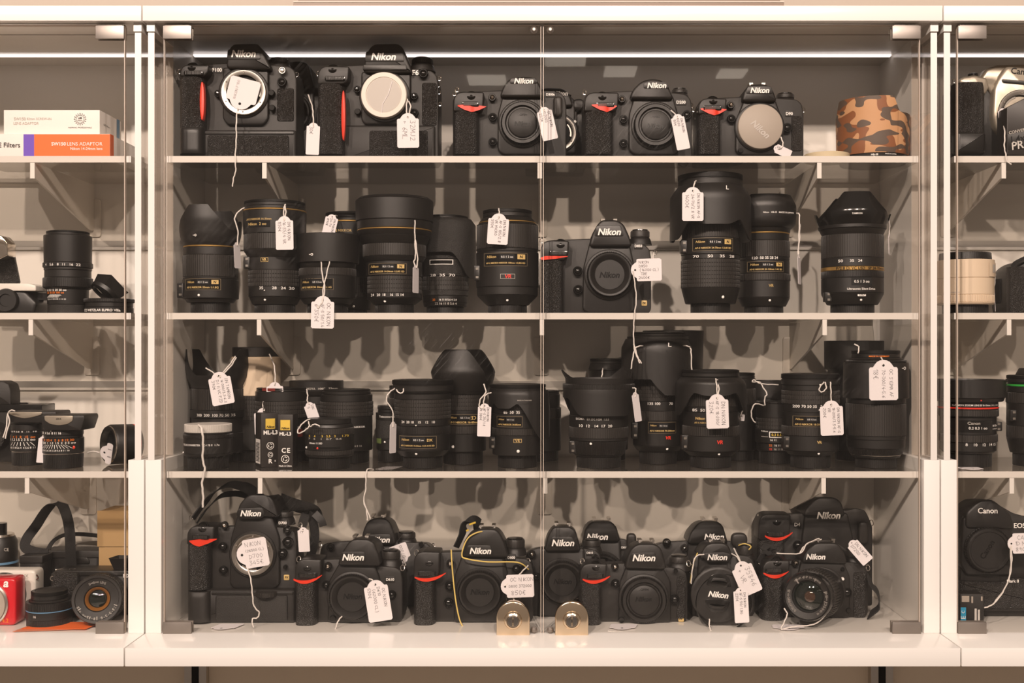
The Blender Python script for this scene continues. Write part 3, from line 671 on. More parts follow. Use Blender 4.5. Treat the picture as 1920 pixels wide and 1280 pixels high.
def body_cap(th, cx, cy, R, Y, txt='Nikon', tw=None, trot=0, kind='cap', sub=None):
    k = Y / F; c = P(cx, cy, Y); R *= k
    if kind == 'cap':
        o = th.part('body_cap', MB().lathe(c, [(R * .97, 0), (R * .965, .0065), (R * .93, .0085), (R * .80, .0085), (R * .74, .0050), (R * .68, .0050), (R * .655, .0075), (R * .63, .0080), (0, .0080)], 64, 'y', close=False), 'satin')
        th.part('cap_rim', MB().lathe(c, [(R * .98, .0002), (R, .001), (R, .0055), (R * .97, .007)], ribs=72, depth=.0008, axis='y', close=False), 'plastic', o)
        if txt:
            th.part('cap_lettering', text_mb(txt, cx, cy, tw or R / k * .72, Y - .0084, trot, **NIK), 'darkink', o, smooth=0, normals=False)
            th.part('cap_mark', text_mb('. OPEN', cx, cy - R / k * .42, R / k * .4, Y - .0084, 0, bold=.01), 'darkink', o, smooth=0, normals=False)
    elif kind == 'dish':                                   # older deep-dished cap with a bright inner bevel
        o = th.part('body_cap', MB().lathe(c, [(R * .97, 0), (R * .965, .0065), (R * .93, .0085), (R * .86, .0085), (R * .82, .0075), (R * .66, .0022), (R * .64, .0030), (0, .0030)], 64, 'y', close=False), 'satin')
        th.part('cap_rim', MB().lathe(c, [(R * .98, .0002), (R, .001), (R, .0055), (R * .97, .007)], ribs=64, depth=.0010, axis='y', close=False), 'plastic', o)
        if txt: th.part('cap_lettering', text_mb(txt, cx, cy, tw or R / k * .76, Y - .0034, trot, **NIK), 'darkink', o, smooth=0, normals=False)
    elif kind == 'ring':                                   # bare bayonet mount
        o = th.part('lens_mount', MB().lathe(c, [(R, -.001), (R, .0030), (R * .97, .0040), (R * .80, .0040), (R * .76, .0034), (R * .75, -.010)], 64, 'y', close=False), 'silver')
        th.part('mount_throat', MB().lathe(c, [(R * .75, .0010), (R * .72, -.0006), (0, -.0006)], 48, 'y', close=False), 'void', o)
        for i in range(6):
            a = 2 * PI * i / 6 + .5; q = (c[0] + math.cos(a) * R * .87, c[1] - .004, c[2] + math.sin(a) * R * .87)
            th.part('screw', MB().lathe(q, [(.0012, -.001), (.0012, .0002), (.0009, .0005), (.0004, .0003), (0, .0003)], 10, 'y'), 'hinge', o)
        for a in (.25, 2.35, 4.45):
            th.part('bayonet_tab', MB().add([(c[0] + math.cos(a + d * .5) * R * q, c[1] - .0012, c[2] + math.sin(a + d * .5) * R * q) for q in (.77, .68) for d in (-1, -.5, 0, .5, 1)], [(0, 1, 6, 5), (1, 2, 7, 6), (2, 3, 8, 7), (3, 4, 9, 8)]), 'silver', o, normals=False)
    elif kind == 'flat':
        o = th.part('body_cap', MB().lathe(c, [(R, 0), (R, .0055), (R * .985, .0075), (R * .95, .0082), (0, .0082)], 72, 'y', close=False), 'greycap')
        th.part('cap_lettering', text_mb('Nikon', cx + 2, cy + 3, R / k * 1.0, Y - .0086, -43, **NIK), 'milkyin', o, smooth=0, normals=False)
    elif kind == 'milky':
        th.part('cap_base', MB().lathe((c[0] + .001, c[1], c[2] - .003), [(R * 1.0, -.001), (R, .003)], 64, 'y'), 'gloss')
        o = th.part('body_cap', MB().lathe(c, [(R, .002), (R, .0085), (R * .97, .0105), (R * .78, .0105), (R * .765, .0095), (0, .0095)], 72, 'y', close=False), 'milky')
        th.part('cap_disc', MB().lathe(c, [(R * .75, .0090), (R * .75, .0098), (0, .0098)], 60, 'y', close=False), 'milkyin', o)
        th.part('cap_crack', MB().tube([P(cx + 14, cy - 29, Y - .0102), P(cx + 7, cy - 5, Y - .0102), P(cx - 4, cy + 14, Y - .0102), P(cx - 6, cy + 32, Y - .0102)], .0005, 5), 'tag', o)
    return o
def sink(mb, yf, dep, shelf, lo):
    # cameras below eye level: the top surfaces fall away towards the back
    if shelf < 3: return mb
    zs = [v[2] for v in mb.v]; z0, z1 = min(zs), max(zs); z0 = z0 + (z1 - z0) * lo; out = []
    for x, y, z in mb.v:
        w2 = max(0, min(1, (z - z0) / (z1 - z0))); t = max(0, min(1, (y - yf) / dep)); out.append((x, y, z - w2 * (.003 + .006 * t)))
    mb.v = out; return mb
def dslr(label, shelf, Y, box, sh, hump, logo, mount, grip=None, face=None, model=None, red=None, shut=None, dial=None, lamp=None, btns=(), rdial=None, port=None, fx=None, shoe=None, lugs=(), kind='cap', captxt='Nikon', captw=None, caprot=0, brand='Nikon', plate=None, depth=.048, prot=.020, name='slr_camera', gripmat='leather', bodymat='matte', facemat='satin', humpmat='satin', group='camera bodies on display', logorot=0, yaw=0, brandmat='ink', bold=True, boxport=None, bodypoly=None, cat='camera', hov=.013):
    x0, x1, yb = box; k = Y / F
    z0 = SHELF[shelf] + .0004; yb2 = CY - z0 / k if True else yb
    th = Thing(name, label, cat, (X((x0 + x1) / 2, Y), Y + depth / 2, z0), group)
    dz = 0
    hx = [p[0] for p in hump]; hb = max(p[1] for p in hump)
    bl = min(p[0] for p in hump if p[1] > hb - 6); br = max(p[0] for p in hump if p[1] > hb - 6)
    yfl = min(yb, yb2)                                     # never below the shelf
    sl, sr = sh
    bp = bodypoly or [(x0, yb2), (x0, sl + 16), (x0 + 5, sl + 5), (x0 + 20, sl), (bl + 4, sl - 3), (br - 4, sr - 3), (x1 - 13, sr), (x1 - 3, sr + 9), (x1, sr + 26), (x1, yb2 - 8), (x1 - 5, yb2)]
    bp = [(a, min(b, yb2)) for a, b in bp]
    th.part('body', sink(MB().slab(poly(bp, Y, 5), Y, Y + depth, .0018), Y, depth, shelf, .5), bodymat)
    hu = [(a, b) for a, b in hump]
    th.part('prism_hump', sink(MB().slab(poly(hu, Y - hov, 8, 4), Y - hov, Y + depth * .95, .003), Y - hov, depth + hov, shelf, .0), humpmat)
    if face:
        fp = [(a, min(b, CY - z0 * F / (Y - .006) - 1)) for a, b in face]
        th.part('front_panel', MB().slab(poly(fp, Y - .006, 6), Y - .006, Y + .01, .0022), facemat)
    Yl = Y - hov - .0006
    if plate:
        pl = th.part('logo_plate', MB().slab(poly(plate, Yl, 5), Yl, Yl + .004, .0005), 'plastic')
    if logo:
        th.part('logo', text_mb(brand, logo[0], logo[1], logo[2], Yl - .0004, logorot, **(NIK if bold else dict(bold=.02))), brandmat, smooth=0, normals=False)
    if mount:
        cx, cy, R = mount; Ym = Y - .006
        th.part('mount_collar', MB().lathe(P(cx, cy, Ym), [(R * 1.11 * k, -.002), (R * 1.10 * k, .0022), (R * 1.05 * k, .0034), (R * .98 * k, .0034)], 64, 'y', close=False), facemat)
        if kind: body_cap(th, cx, cy, R, Ym - .003, captxt, captw, caprot, kind)
    sf = None; Yf = Y
    if grip:
        gx0, gx1, gt, gb = grip; gb2 = min(gb, CY - z0 * F / (Y - prot * .6) - .5)
        go, sf, Yf = grip_col(th, gx0, gx1, gt, gb2, Y + .004, prot + .004, m=gripmat)
        # smooth shutter deck crowning the grip
        dk = [(gx0 + 1, gt + 4), (gx0 + 2, sl + 14), (gx0 + 8, sl + 4), (gx0 + 18, sl + 1), (gx1 + 10, sl + 2), (gx1 + 8, gt - 4), (gx1, gt + 4)]
        th.part('shutter_deck', MB().slab(poly(dk, Y - prot * .7, 4), Y - prot * .93, Y + .02, .0018), humpmat)
        if red:
            rf = (lambda x, off=.0006: min(sf(x), Y - prot * .93) - .0005) if len(red) == 3 and red[2] == 'deck' else sf
            swoosh(th, red[0], red[1], Yf, rf, parent=go, smooth3=len(red[1]) == 3)
    Yd = Y - prot * .93 if grip else Y
    if shut:
        c = P(shut[0], shut[1] + 2, Yd + .006)
        fr = Matrix.Rotation(math.radians(-48), 3, 'X') @ Matrix.Identity(3); fr = Matrix(((1, 0, 0), (0, math.cos(.85), -math.sin(.85)), (0, math.sin(.85), math.cos(.85))))
        fr = Matrix.Rotation(.85, 3, 'X')
        o = th.part('power_ring', MB().lathe(c, [(11 * k, -.006), (11 * k, .003), (9.5 * k, .0045), (7.5 * k, .0045), (7 * k, .003)], 32, frame=fr, close=False), 'gloss')
        th.part('shutter_button', MB().lathe(c, [(6.5 * k, 0), (6.5 * k, .0045), (4 * k, .0056), (0, .0053)], 24, frame=fr, close=False), 'gloss', o)
    if dial:
        x, y, wd = dial; Ys = min(sf(X(x, Yf), 0), Yd) if sf else Y
        o = th.part('command_dial_recess', MB().slab(poly([(x - wd - 3, y - 4.5), (x + wd + 3, y - 4.5), (x + wd + 3, y + 4.5), (x - wd - 3, y + 4.5)], Ys, 3), Ys - .0007, Ys + .003, .0003), 'gloss')
        m = MB(); nb = 12
        for i in range(nb): xx = X(x - wd + 2 * wd * (i + .5) / nb, Ys); m.box(xx - .0006, xx + .0006, Ys - .0022, Ys, Z(y + 3, Ys), Z(y - 3, Ys))
        th.part('command_dial', m, 'rubber', o, smooth=0)
    if lamp:
        o = knob(th, 'focus_lamp', lamp[0], lamp[1], 7, Y - .0045, 'plastic', .003); 
        th.part('lamp_lens', MB().lathe(P(lamp[0], lamp[1], Y - .0045), [(4.6 * k, .0015), (4 * k, .003), (2 * k, .0042), (0, .0045)], 18, 'y', close=False), 'chrome', o)
    for b in btns: knob(th, 'button', b[0], b[1], b[2], Y - (b[3] if len(b) > 3 else .004), 'gloss' if len(b) < 5 else b[4], .0045, ring=b[2] > 6)
    if rdial: topdial(th, rdial[0], rdial[1], rdial[2], rdial[3], Y + .018)
    if port:
        x, y, wd, h = port; Yp = Y - .004
        o = th.part('port_cover', MB().slab(poly([(x - wd / 2, y - h / 2), (x + wd / 2, y - h / 2), (x + wd / 2, y + h / 2), (x - wd / 2, y + h / 2)], Yp, wd * .45, 5), Yp - .004, Y + .004, .003), 'rubber')
    if boxport:
        x, y, wd, h = boxport; Yp = Y - .0015
        th.part('side_cover', MB().slab(poly([(x - wd / 2, y - h / 2), (x + wd / 2, y - h / 2), (x + wd / 2, y + h / 2), (x - wd / 2, y + h / 2)], Yp, 5), Yp, Y + .004, .001), gripmat)
    if model:
        t, mx, my, mw = model
        th.part('model_lettering', text_mb(t, mx, my, mw, Y - .0012, 0, bold=.025), 'ink', smooth=0, normals=False)
        th.part('model_badge', MB().slab(poly([(mx - mw * .6, my - 6), (mx + mw * .6, my - 6), (mx + mw * .6, my + 6), (mx - mw * .6, my + 6)], Y, 2), Y - .0007, Y + .002, .0003), bodymat)
    if fx:
        th.part('format_badge', MB().slab(poly([(fx[0] - 5, fx[1] - 5), (fx[0] + 5, fx[1] - 5), (fx[0] + 5, fx[1] + 5), (fx[0] - 5, fx[1] + 5)], Y, 1.5), Y - .0010, Y + .002, .0002), 'goldink')
        th.part('format_lettering', text_mb('FX', fx[0], fx[1], 6.5, Y - .0014, 0, bold=.03, shear=.1), 'darkink', smooth=0, normals=False)
    if shoe:
        x, y, wd = shoe; Yh = Y + .012; m = MB()
        for sx in (-1, 1): m.box(X(x + sx * wd / 2, Yh) - .0015 - (.002 if sx > 0 else 0), X(x + sx * wd / 2, Yh) + .0015 + (.002 if sx < 0 else 0), Yh, Yh + .018, Z(y, Yh), Z(y - 3.0, Yh)); m.box(X(x + sx * wd / 2, Yh) - .001, X(x + sx * wd / 2, Yh) + .001, Yh, Yh + .018, Z(y + 5, Yh), Z(y, Yh))
        m.box(X(x - wd / 2, Yh), X(x + wd / 2, Yh), Yh + .002, Yh + .018, Z(y + 6, Yh), Z(y + 3.5, Yh))
        th.part('hot_shoe', m, 'silver', smooth=0)
    for l in lugs: lugring(th, l[0], l[1], Y + .006)
    if yaw: th.root.rotation_euler = (0, 0, math.radians(yaw))
    return th

# ------------------------------------------------------------------ top shelf: camera bodies
def vgrip(th, x0, x1, yt, yb, Y, shelf, dep=.046, m='leather', prot=.010, band=True):
    z0 = SHELF[shelf] + .0004; Yg = Y - prot; yb = CY - z0 * F / Yg
    o = th.part('vertical_grip', MB().slab(poly([(x0, yt), (x1, yt), (x1, yb), (x0, yb)], Yg, 6), Yg, Y + dep, .004), 'matte')
    th.part('grip_skin', MB().slab(poly([(x0 + 52, yt + 10), (x1 - 14, yt + 10), (x1 - 14, yb - 3), (x0 + 52, yb - 3)], Yg - .003, 5), Yg - .003, Yg + .004, .0025), m, o)
    if band: th.part('grip_band', MB().slab(poly([(x0 + 45, yt + 3), (x1 - 4, yt + 3), (x1 - 4, yt + 9), (x0 + 45, yt + 9)], Yg - .0012, 2), Yg - .0012, Yg + .004, .0005), 'plastic', o)
    return o
Y1 = 1.470
# film body with bare mount, far left
c = dslr('film camera with bare silver lens mount and vertical grip, leftmost on the top shelf', 1, Y1, (337, 556, 291), (121, 124),
     [(424, 128), (424, 112), (431, 88), (438, 82), (482, 81), (488, 88), (507, 124), (507, 130)], (456.5, 100.5, 46), (457.7, 174, 42.5),
     grip=(337, 384, 141, 290), face=[(417, 126), (503, 126), (503, 222), (494, 234), (426, 234), (417, 222)], model=('F100', 407, 131, 18),
     shut=(362, 126), dial=(363, 137, 15), btns=((409, 176, 7), (530, 133, 7, .004, 'silver'), (529, 154, 9), (510, 175, 6, .006), (511, 203, 6, .006)), rdial=(524, 113, 19, 7),
     plate=[(427, 92), (485, 92), (489, 112), (425, 112)], kind='ring', lugs=((337, 134), (556, 140)), boxport=(535, 196, 32, 62))
vgrip(c, 336, 555, 243, 291, Y1, 1)
go, sf, Yf = grip_col(c, 336, 384, 240, 289, Y1, .024, m='plastic', name='grip_foot')
m = MB(); Yr = Y1 - .0206
c.part('red_accent', MB().slab([(X(378.6 + 4.2 * math.cos(a), Yr), Z(189 + 36 * math.sin(a), Yr)) for a in [2 * PI * i / 28 for i in range(28)]], Yr, Yr + .010, .0006), 'red')
# body hidden behind it
dslr('capped camera body half hidden behind the leftmost film camera on the top shelf', 1, 1.548, (478, 601, 289), (160, 158),
     [(500, 165), (506, 130), (520, 116), (568, 114), (580, 122), (590, 165)], None, (548, 212, 36), face=[(505, 160), (588, 160), (588, 285), (505, 285)], kind='dish', captxt='', depth=.042, btns=((562, 139, 6),), lugs=((563, 140),))
# film body with milky cap
c = dslr('film camera with a cracked milky white mount cap on the top shelf', 1, Y1, (596, 822, 291), (124, 132),
     [(681, 136), (684, 104), (694, 88), (702, 82), (745, 81), (755, 88), (772, 130), (772, 136)], (719, 106, 46.5), (721.6, 181, 43),
     grip=(595, 646, 155, 290), face=[(677, 134), (770, 134), (770, 225), (762, 233), (684, 233), (677, 225)], model=('F6', 779, 136, 12),
     shut=(625, 130), dial=(628, 147, 16), btns=((670, 168, 7), (794, 138, 9), (777, 181, 7), (777, 212, 8), (671, 210, 6)), rdial=(792, 112, 20, 9),
     plate=[(686, 96), (754, 95), (759, 116), (684, 116)], kind='milky', lugs=((597, 138), (824, 147)), boxport=(805, 195, 28, 80), depth=.05)
vgrip(c, 640, 816, 234, 291, Y1 + .004, 1, prot=.008, band=False)
c.part('visor', MB().slab(poly([(681, 121), (761, 121), (763, 131), (680, 131)], Y1 - .0145, 2), Y1 - .0145, Y1, .0006), 'plastic')
c.part('red_accent', MB().slab([(X(643.5 + 3.6 * math.cos(a), Yr), Z(216 + 47 * math.sin(a), Yr)) for a in [2 * PI * i / 28 for i in range(28)]], Yr, Yr + .010, .0006), 'red')
for (x, y) in ((828, 160), (829, 173), (831, 195)): lugring(c, x - 6, y, Y1 + .004, 4)
def std(label, shelf, Y, x0, x1, yb, sh, hump, logo, mount, gr, face, model, redpts, **kw):
    (a, b), (e, f), (g, h) = redpts                         # left tip, lowest middle, right tip
    up = [(a, b - 3), (e, b - 4.5 + (h - b) * .3), (g, h - 1)]; lo = [(a, b - 1), (a + (e - a) * .5, (b + f) / 2 + 1), (e, f), (e + (g - e) * .5, (f + h) / 2 + 1), (g, h)]
    if kw.pop('smile', False):
        up = [(a, b - 2.5), (e, f - 6), (g, h - 1)]; lo = [(a, b), (e, f), (g, h)]
    return dslr(label, shelf, Y, (x0, x1, yb), sh, hump, logo, mount, grip=gr, face=face, model=model, red=(up, lo, 'deck'), **kw)
std('capped camera body with a red chevron on its grip, behind the gap between the doors', 1, Y1 + .004, 849, 1062, 291, (172, 172),
     [(936, 182), (944, 160), (956, 146), (982, 143), (1004, 145), (1013, 160), (1022, 182)], (982, 151.5, 36), (980, 232, 41), (849, 898, 206, 290),
     [(943, 176), (1012, 176), (1024, 215), (1024, 284), (1015, 290), (944, 290), (933, 282), (933, 215)], ('D300s', 1032, 177, 16), ((859, 203), (885, 213), (912, 203)),
     shut=(884, 180), dial=(882, 195, 13), lamp=(923, 183), btns=((924, 220, 8), (924, 266, 8)), port=(1046, 200, 17, 38), plate=[(957, 146), (1006, 146), (1008, 157), (955, 157)], lugs=((852, 175), (857, 168)), captw=32)
dslr('uncapped camera body with a silver mount ring behind the door gap on the top shelf', 1, 1.550, (985, 1082, 289), (178, 180), [(1000, 200), (1004, 172), (1020, 164), (1055, 165), (1068, 176), (1076, 200)], (1050, 175, 30), (1046, 250, 34),
     face=[(1004, 190), (1078, 190), (1080, 288), (1004, 288)], kind='ring', depth=.04, lugs=((1066, 192),), btns=((1078, 229, 3, .004, 'ink'),))
dslr('narrow strip of a camera body behind others, between the first two chevron-grip cameras', 1, 1.556, (1066, 1098, 289), (190, 190), [(1073, 205), (1075, 186), (1088, 184), (1096, 188), (1097, 205)], None, None, model=('D300', 1082, 199, 13), depth=.036)
std('capped camera body with a rounded hump and narrow tag, left of the taupe-capped camera', 1, Y1 + .002, 1093, 1298, 291, (173, 176),
     [(1180, 185), (1186, 168), (1202, 152), (1220, 147), (1240, 149), (1254, 162), (1264, 186)], (1231.5, 160, 36), (1228.5, 236, 41), (1094, 1150, 206, 290),
     [(1190, 178), (1262, 178), (1272, 215), (1272, 286), (1264, 290), (1190, 290), (1179, 282), (1179, 215)], ('D200', 1277, 191.5, 17), ((1109, 202), (1137, 213), (1156, 202)),
     shut=(1129, 181), dial=(1135, 196, 14), lamp=(1166, 186), btns=((1169, 224, 8), (1169, 269, 8), (1288, 216, 9)), rdial=(1274, 169, 15, 7), plate=[(1208, 153), (1250, 153), (1256, 166), (1206, 166)], lugs=((1096, 173), (1296, 198), (1300, 205)), captw=31)
std('camera body with a flat taupe mount cap on the top shelf', 1, Y1 + .004, 1307, 1507, 291, (184, 186),
     [(1391, 190), (1395, 170), (1405, 158), (1436, 157), (1449, 166), (1458, 190)], (1424.8, 169, 35.5), (1424, 239, 42), (1307, 1352, 211, 290),
     [(1396, 186), (1454, 186), (1468, 225), (1468, 286), (1460, 291), (1390, 291), (1379, 284), (1380, 225)], ('D90', 1480, 213, 13), ((1312, 208.6), (1337, 219.5), (1360, 208.6)),
     shut=(1336, 189), dial=(1336, 202, 14), lamp=(1370, 197), btns=((1371, 223, 8), (1388, 283, 5), (1476, 240, 9)), rdial=(1472, 178, 17, 7), kind='flat', plate=[(1402, 161), (1446, 161), (1450, 176), (1398, 176)], shoe=(1420, 158, 26), lugs=((1506, 206),), boxport=(1494, 250, 20, 66))
# second shelf camera
std('capped camera body standing alone among the lenses on the second shelf', 2, Y1 - .004, 1013, 1221, 588, (450, 458),
     [(1104, 462), (1110, 438), (1122, 418), (1130, 412), (1157, 412), (1170, 420), (1180, 442), (1186, 462)], (1142.6, 434.5, 43.5), (1143, 515, 43), (1012, 1057, 484, 587),
     [(1106, 452), (1180, 452), (1190, 500), (1190, 582), (1182, 588), (1102, 588), (1092, 580), (1094, 500)], ('D850', 1197, 461, 14), ((1013, 487), (1022, 488), (1064, 482)),
     shut=(1051, 457), dial=(1047, 474.5, 15), btns=((1083, 508, 9), (1084, 543, 9)), rdial=(1200, 433, 18, 12), fx=(1208, 568), plate=[(1118, 423), (1164, 422), (1170, 443), (1114, 443)], shoe=(1142, 413, 26), lugs=((1016, 451), (1228, 473)), kind='dish', captw=38)

# ------------------------------------------------------------------ bottom compartment: camera bodies
Y4 = 1.470
c = std('camera body with battery grip, bare mount and a folded neck strap, bottom left', 4, Y4, 352, 556, 1165, (984, 986),
     [(444, 966), (447, 945), (458, 930), (468, 922), (500, 922), (512, 932), (520, 960), (522, 970)], (470, 962, 39), (474.5, 1038.5, 40), (351, 394, 1016, 1104),
     [(446, 962), (508, 962), (524, 1010), (524, 1096), (514, 1104), (438, 1104), (430, 1094), (432, 1010)], ('D700', 530, 980, 15), ((359, 1014), (378, 1022), (410, 1009)),
     shut=(382, 987), dial=(376, 1006.5, 13), lamp=(421, 984), btns=((418, 1024, 8), (419, 1068, 8), (539, 993, 8), (540, 1016, 10), (530, 1037, 9), (535, 1062, 4)), rdial=(533, 958, 17, 9), fx=(537.5, 1082), plate=[(446, 953), (492, 951), (497, 965), (490, 972), (446, 972), (443, 964)],
     kind='ring', lugs=((358, 970), (563, 985)))
vgrip(c, 351, 553, 1106, 1165, Y4 + .001, 4, prot=.016, m='crinkle')
c.part('grip_dial', MB().lathe(P(500, 1112, Y4 - .014), [(20 * Y4 / F, -.003), (20 * Y4 / F, .003)], ribs=50, depth=.0008, frame=Matrix.Rotation(.0, 3, 'X')), 'rubber')
go, sf, Yf = grip_col(c, 352, 396, 1108, 1164, Y4, .026, m='matte', name='grip_foot')
st = [P(*q) for q in ((362, 972, 1.475), (380, 948, 1.482), (404, 922, 1.495), (432, 909, 1.505), (460, 914, 1.515), (480, 926, 1.53))]
c.part('neck_strap', MB().ribbon(spline(st, 8), (0.25, 1, 0.25), .020), 'fabric')
st = [P(*q) for q in ((372, 975, 1.50), (392, 950, 1.52), (415, 930, 1.53), (445, 925, 1.54), (480, 934, 1.54))]
c.part('neck_strap', MB().ribbon(spline(st, 8), (0.1, 1, 0.3), .016), 'fabric')
st = [P(*q) for q in ((500, 925, 1.53), (530, 938, 1.528), (558, 948, 1.52), (588, 958, 1.512), (594, 975, 1.508))]
c.part('neck_strap', MB().ribbon(spline(st, 8), (0.1, .35, 1), .017), 'fabric')
st = [P(*q) for q in ((566, 988, 1.49), (574, 965, 1.50), (586, 975, 1.505), (590, 1010, 1.51), (580, 1050, 1.515))]
c.part('neck_strap', MB().ribbon(spline(st, 8), (1, .4, 0.1), .012), 'fabric')
st = [P(*q) for q in ((590, 962, 1.50), (602, 975, 1.499), (606, 986, 1.499))]
c.part('strap_buckle', MB().ribbon(spline(st, 4), (1, .2, .6), .010, .003), 'plastic')
c9 = dslr('camera body with a tag clipped on its dial, peeking over the row at bottom left', 4, 1.548, (600, 812, 1150), (1012, 1014),
     [(676, 1020), (680, 994), (688, 974), (700, 967), (722, 967), (732, 976), (740, 1000), (744, 1022)], (712, 1011.5, 38), (710, 1075, 40), face=[(672, 1015), (748, 1015), (756, 1140), (664, 1140)],
     shut=None, rdial=(762, 998, 17, 9), plate=[(690, 1002), (732, 1001), (736, 1020), (686, 1020)], shoe=(708, 968, 22), kind='dish', captxt='', depth=.042, lugs=((600, 1020), (812, 1024)), btns=((620, 1024, 7), (790, 1020, 5)))
c8 = std('capped camera body with a big slanted price tag over its cap, bottom left', 4, Y4 - .010, 554, 755, 1177, (1046, 1060),
     [(632, 1060), (640, 1035), (652, 1014), (662, 1006), (690, 1006), (702, 1014), (711, 1040), (714, 1062)], (662, 1044.5, 41), (661, 1118, 43), (553, 594, 1084, 1176),
     [(638, 1052), (700, 1052), (712, 1085), (712, 1166), (704, 1172), (622, 1172), (614, 1164), (616, 1090)], ('D610', 731.5, 1086, 15), ((553, 1085), (574, 1091), (606, 1076)), smile=True,
     shut=(578, 1060), dial=(577, 1078, 15), lamp=(615, 1060.6), btns=((612, 1096, 8), (625, 1158, 6), (734, 1115, 9)), rdial=(733, 1032, 18, 13), plate=[(640, 1034), (684, 1034), (687, 1053), (636, 1053)], shoe=(676, 1007, 26), lugs=((560, 1048), (755, 1064)), kind='dish', captw=36)
c10 = std('capped camera body with a yellow cord looped around its hump, bottom middle', 4, Y4 - .008, 776, 1000, 1178, (1032, 1044),
     [(864, 1044), (870, 1012), (880, 996), (900, 987), (930, 987), (940, 1000), (948, 1020), (954, 1046)], (900.7, 1032.5, 40.5), (900, 1109.5, 41), (775, 816, 1080, 1177),
     [(866, 1042), (944, 1042), (952, 1075), (952, 1168), (944, 1174), (860, 1174), (851, 1166), (852, 1080)], ('D800', 958.7, 1045, 14), ((779, 1081), (800, 1087), (837, 1072)), smile=True,
     shut=(805.7, 1050.6), dial=(800.6, 1075, 14), lamp=(844, 1055.6), btns=((843, 1098, 9), (841, 1129, 9), (968, 1066, 8), (981, 1066, 7)), rdial=(966, 1010, 18, 14), plate=[(876, 1022), (920, 1022), (926, 1042), (872, 1042)], shoe=(914, 987, 26), lugs=((781, 1036), (990, 1052)), kind='dish', captw=36)
st = [P(*q) for q in ((855, 1026, 1.475), (866, 1002, 1.478), (872, 982, 1.482), (888, 978, 1.49), (898, 985, 1.505))]
c10.part('neck_strap', MB().ribbon(spline(st, 8), (.5, 1, .15), .018), 'fabric')
for q in (((880, 983), (892, 979)), ((874, 995), (879, 993))): c10.part('strap_stripe', MB().ribbon([P(a, b, 1.472) for a, b in q], (.3, 1, .5), .004, .0006), 'yellow')
for pts in (((911, 995, 1.452), (895, 998, 1.447), (880, 1006, 1.446), (871, 1020, 1.445), (866, 1040, 1.444), (874, 1047, 1.443), (914, 1053, 1.443), (970, 1054, 1.446), (991, 1067, 1.455)), ((846, 1030, 1.45), (848, 1065, 1.445), (854, 1122, 1.443), (862, 1162, 1.443), (871, 1178, 1.442))):
    c10.part('yellow_cord', MB().tube(spline([P(*q) for q in pts], 6), .0009, 6), 'yellowcord')
dslr('capped camera body right of the door gap in the bottom row', 4, 1.494, (985, 1128, 1165), (1024, 1026),
     [(1020, 1034), (1026, 1004), (1036, 986), (1042, 983), (1070, 983), (1080, 992), (1090, 1034)], (1055.6, 1017.5, 42.5), (1055, 1090, 40), face=[(1014, 1028), (1096, 1028), (1102, 1158), (1008, 1158)], model=('D810', 1106, 1036, 12),
     lamp=(997, 1038), rdial=(1110, 1012, 16, 10), btns=((1116, 1046, 7), (1004, 1080, 8)), plate=[(1034, 1006), (1074, 1006), (1080, 1025), (1030, 1025)], shoe=(1055, 983, 26), kind='dish', captw=34, depth=.044)
dslr('dark camera body in the back row just right of the door gap', 4, 1.562, (1084, 1190, 1150), (1012, 1008),
     [(1092, 1016), (1096, 992), (1104, 978), (1112, 973), (1146, 973), (1156, 984), (1164, 1016)], (1120, 1006, 40), (1128, 1075, 38), face=[(1092, 1012), (1164, 1012), (1168, 1140), (1088, 1140)], model=('D810', 1171, 1026, 12), shoe=(1128, 974, 30), kind='dish', captxt='', depth=.04, port=(1184, 1015, 18, 30))
std('capped camera body with an orange accent right of the right lock', 4, Y4 - .008, 1086, 1290, 1178, (1054, 1062),
     [(1170, 1066), (1176, 1042), (1184, 1024), (1196, 1015), (1228, 1015), (1240, 1024), (1246, 1046), (1250, 1068)], (1207.4, 1045.6, 43), (1207, 1123, 43), (1086, 1128, 1086, 1177),
     [(1176, 1058), (1240, 1058), (1258, 1090), (1258, 1168), (1250, 1174), (1168, 1174), (1160, 1166), (1161, 1095)], None, ((1092, 1084.5), (1111, 1091), (1143, 1078)), smile=True,
     shut=(1117, 1059), dial=(1116, 1079, 13), lamp=(1153, 1061.6), btns=((1154, 1093, 8), (1165, 1161, 6), (1265, 1123, 9), (1267, 1069, 4)), rdial=(1273, 1042, 18, 10), fx=(1277, 1160), plate=[(1184, 1036), (1228, 1035), (1233, 1051), (1180, 1051)], shoe=(1212, 1015, 26), lugs=((1092, 1052), (1291, 1056)), kind='cap', captw=32, boxport=(1277, 1120, 16, 80))
dslr('dark camera body behind the one wearing a pinch lens cap', 4, 1.564, (1226, 1404, 1150), (1012, 1012),
     [(1288, 1020), (1294, 998), (1306, 980), (1316, 973), (1346, 973), (1356, 982), (1366, 1020)], (1339, 1006, 37), (1320, 1080, 38), face=[(1290, 1016), (1364, 1016), (1370, 1140), (1284, 1140)], lamp=(1283, 1027), kind='dish', captxt='', depth=.038, btns=((1250, 1017, 8),), shoe=(1331, 974, 26), port=(1386, 1012, 30, 26))
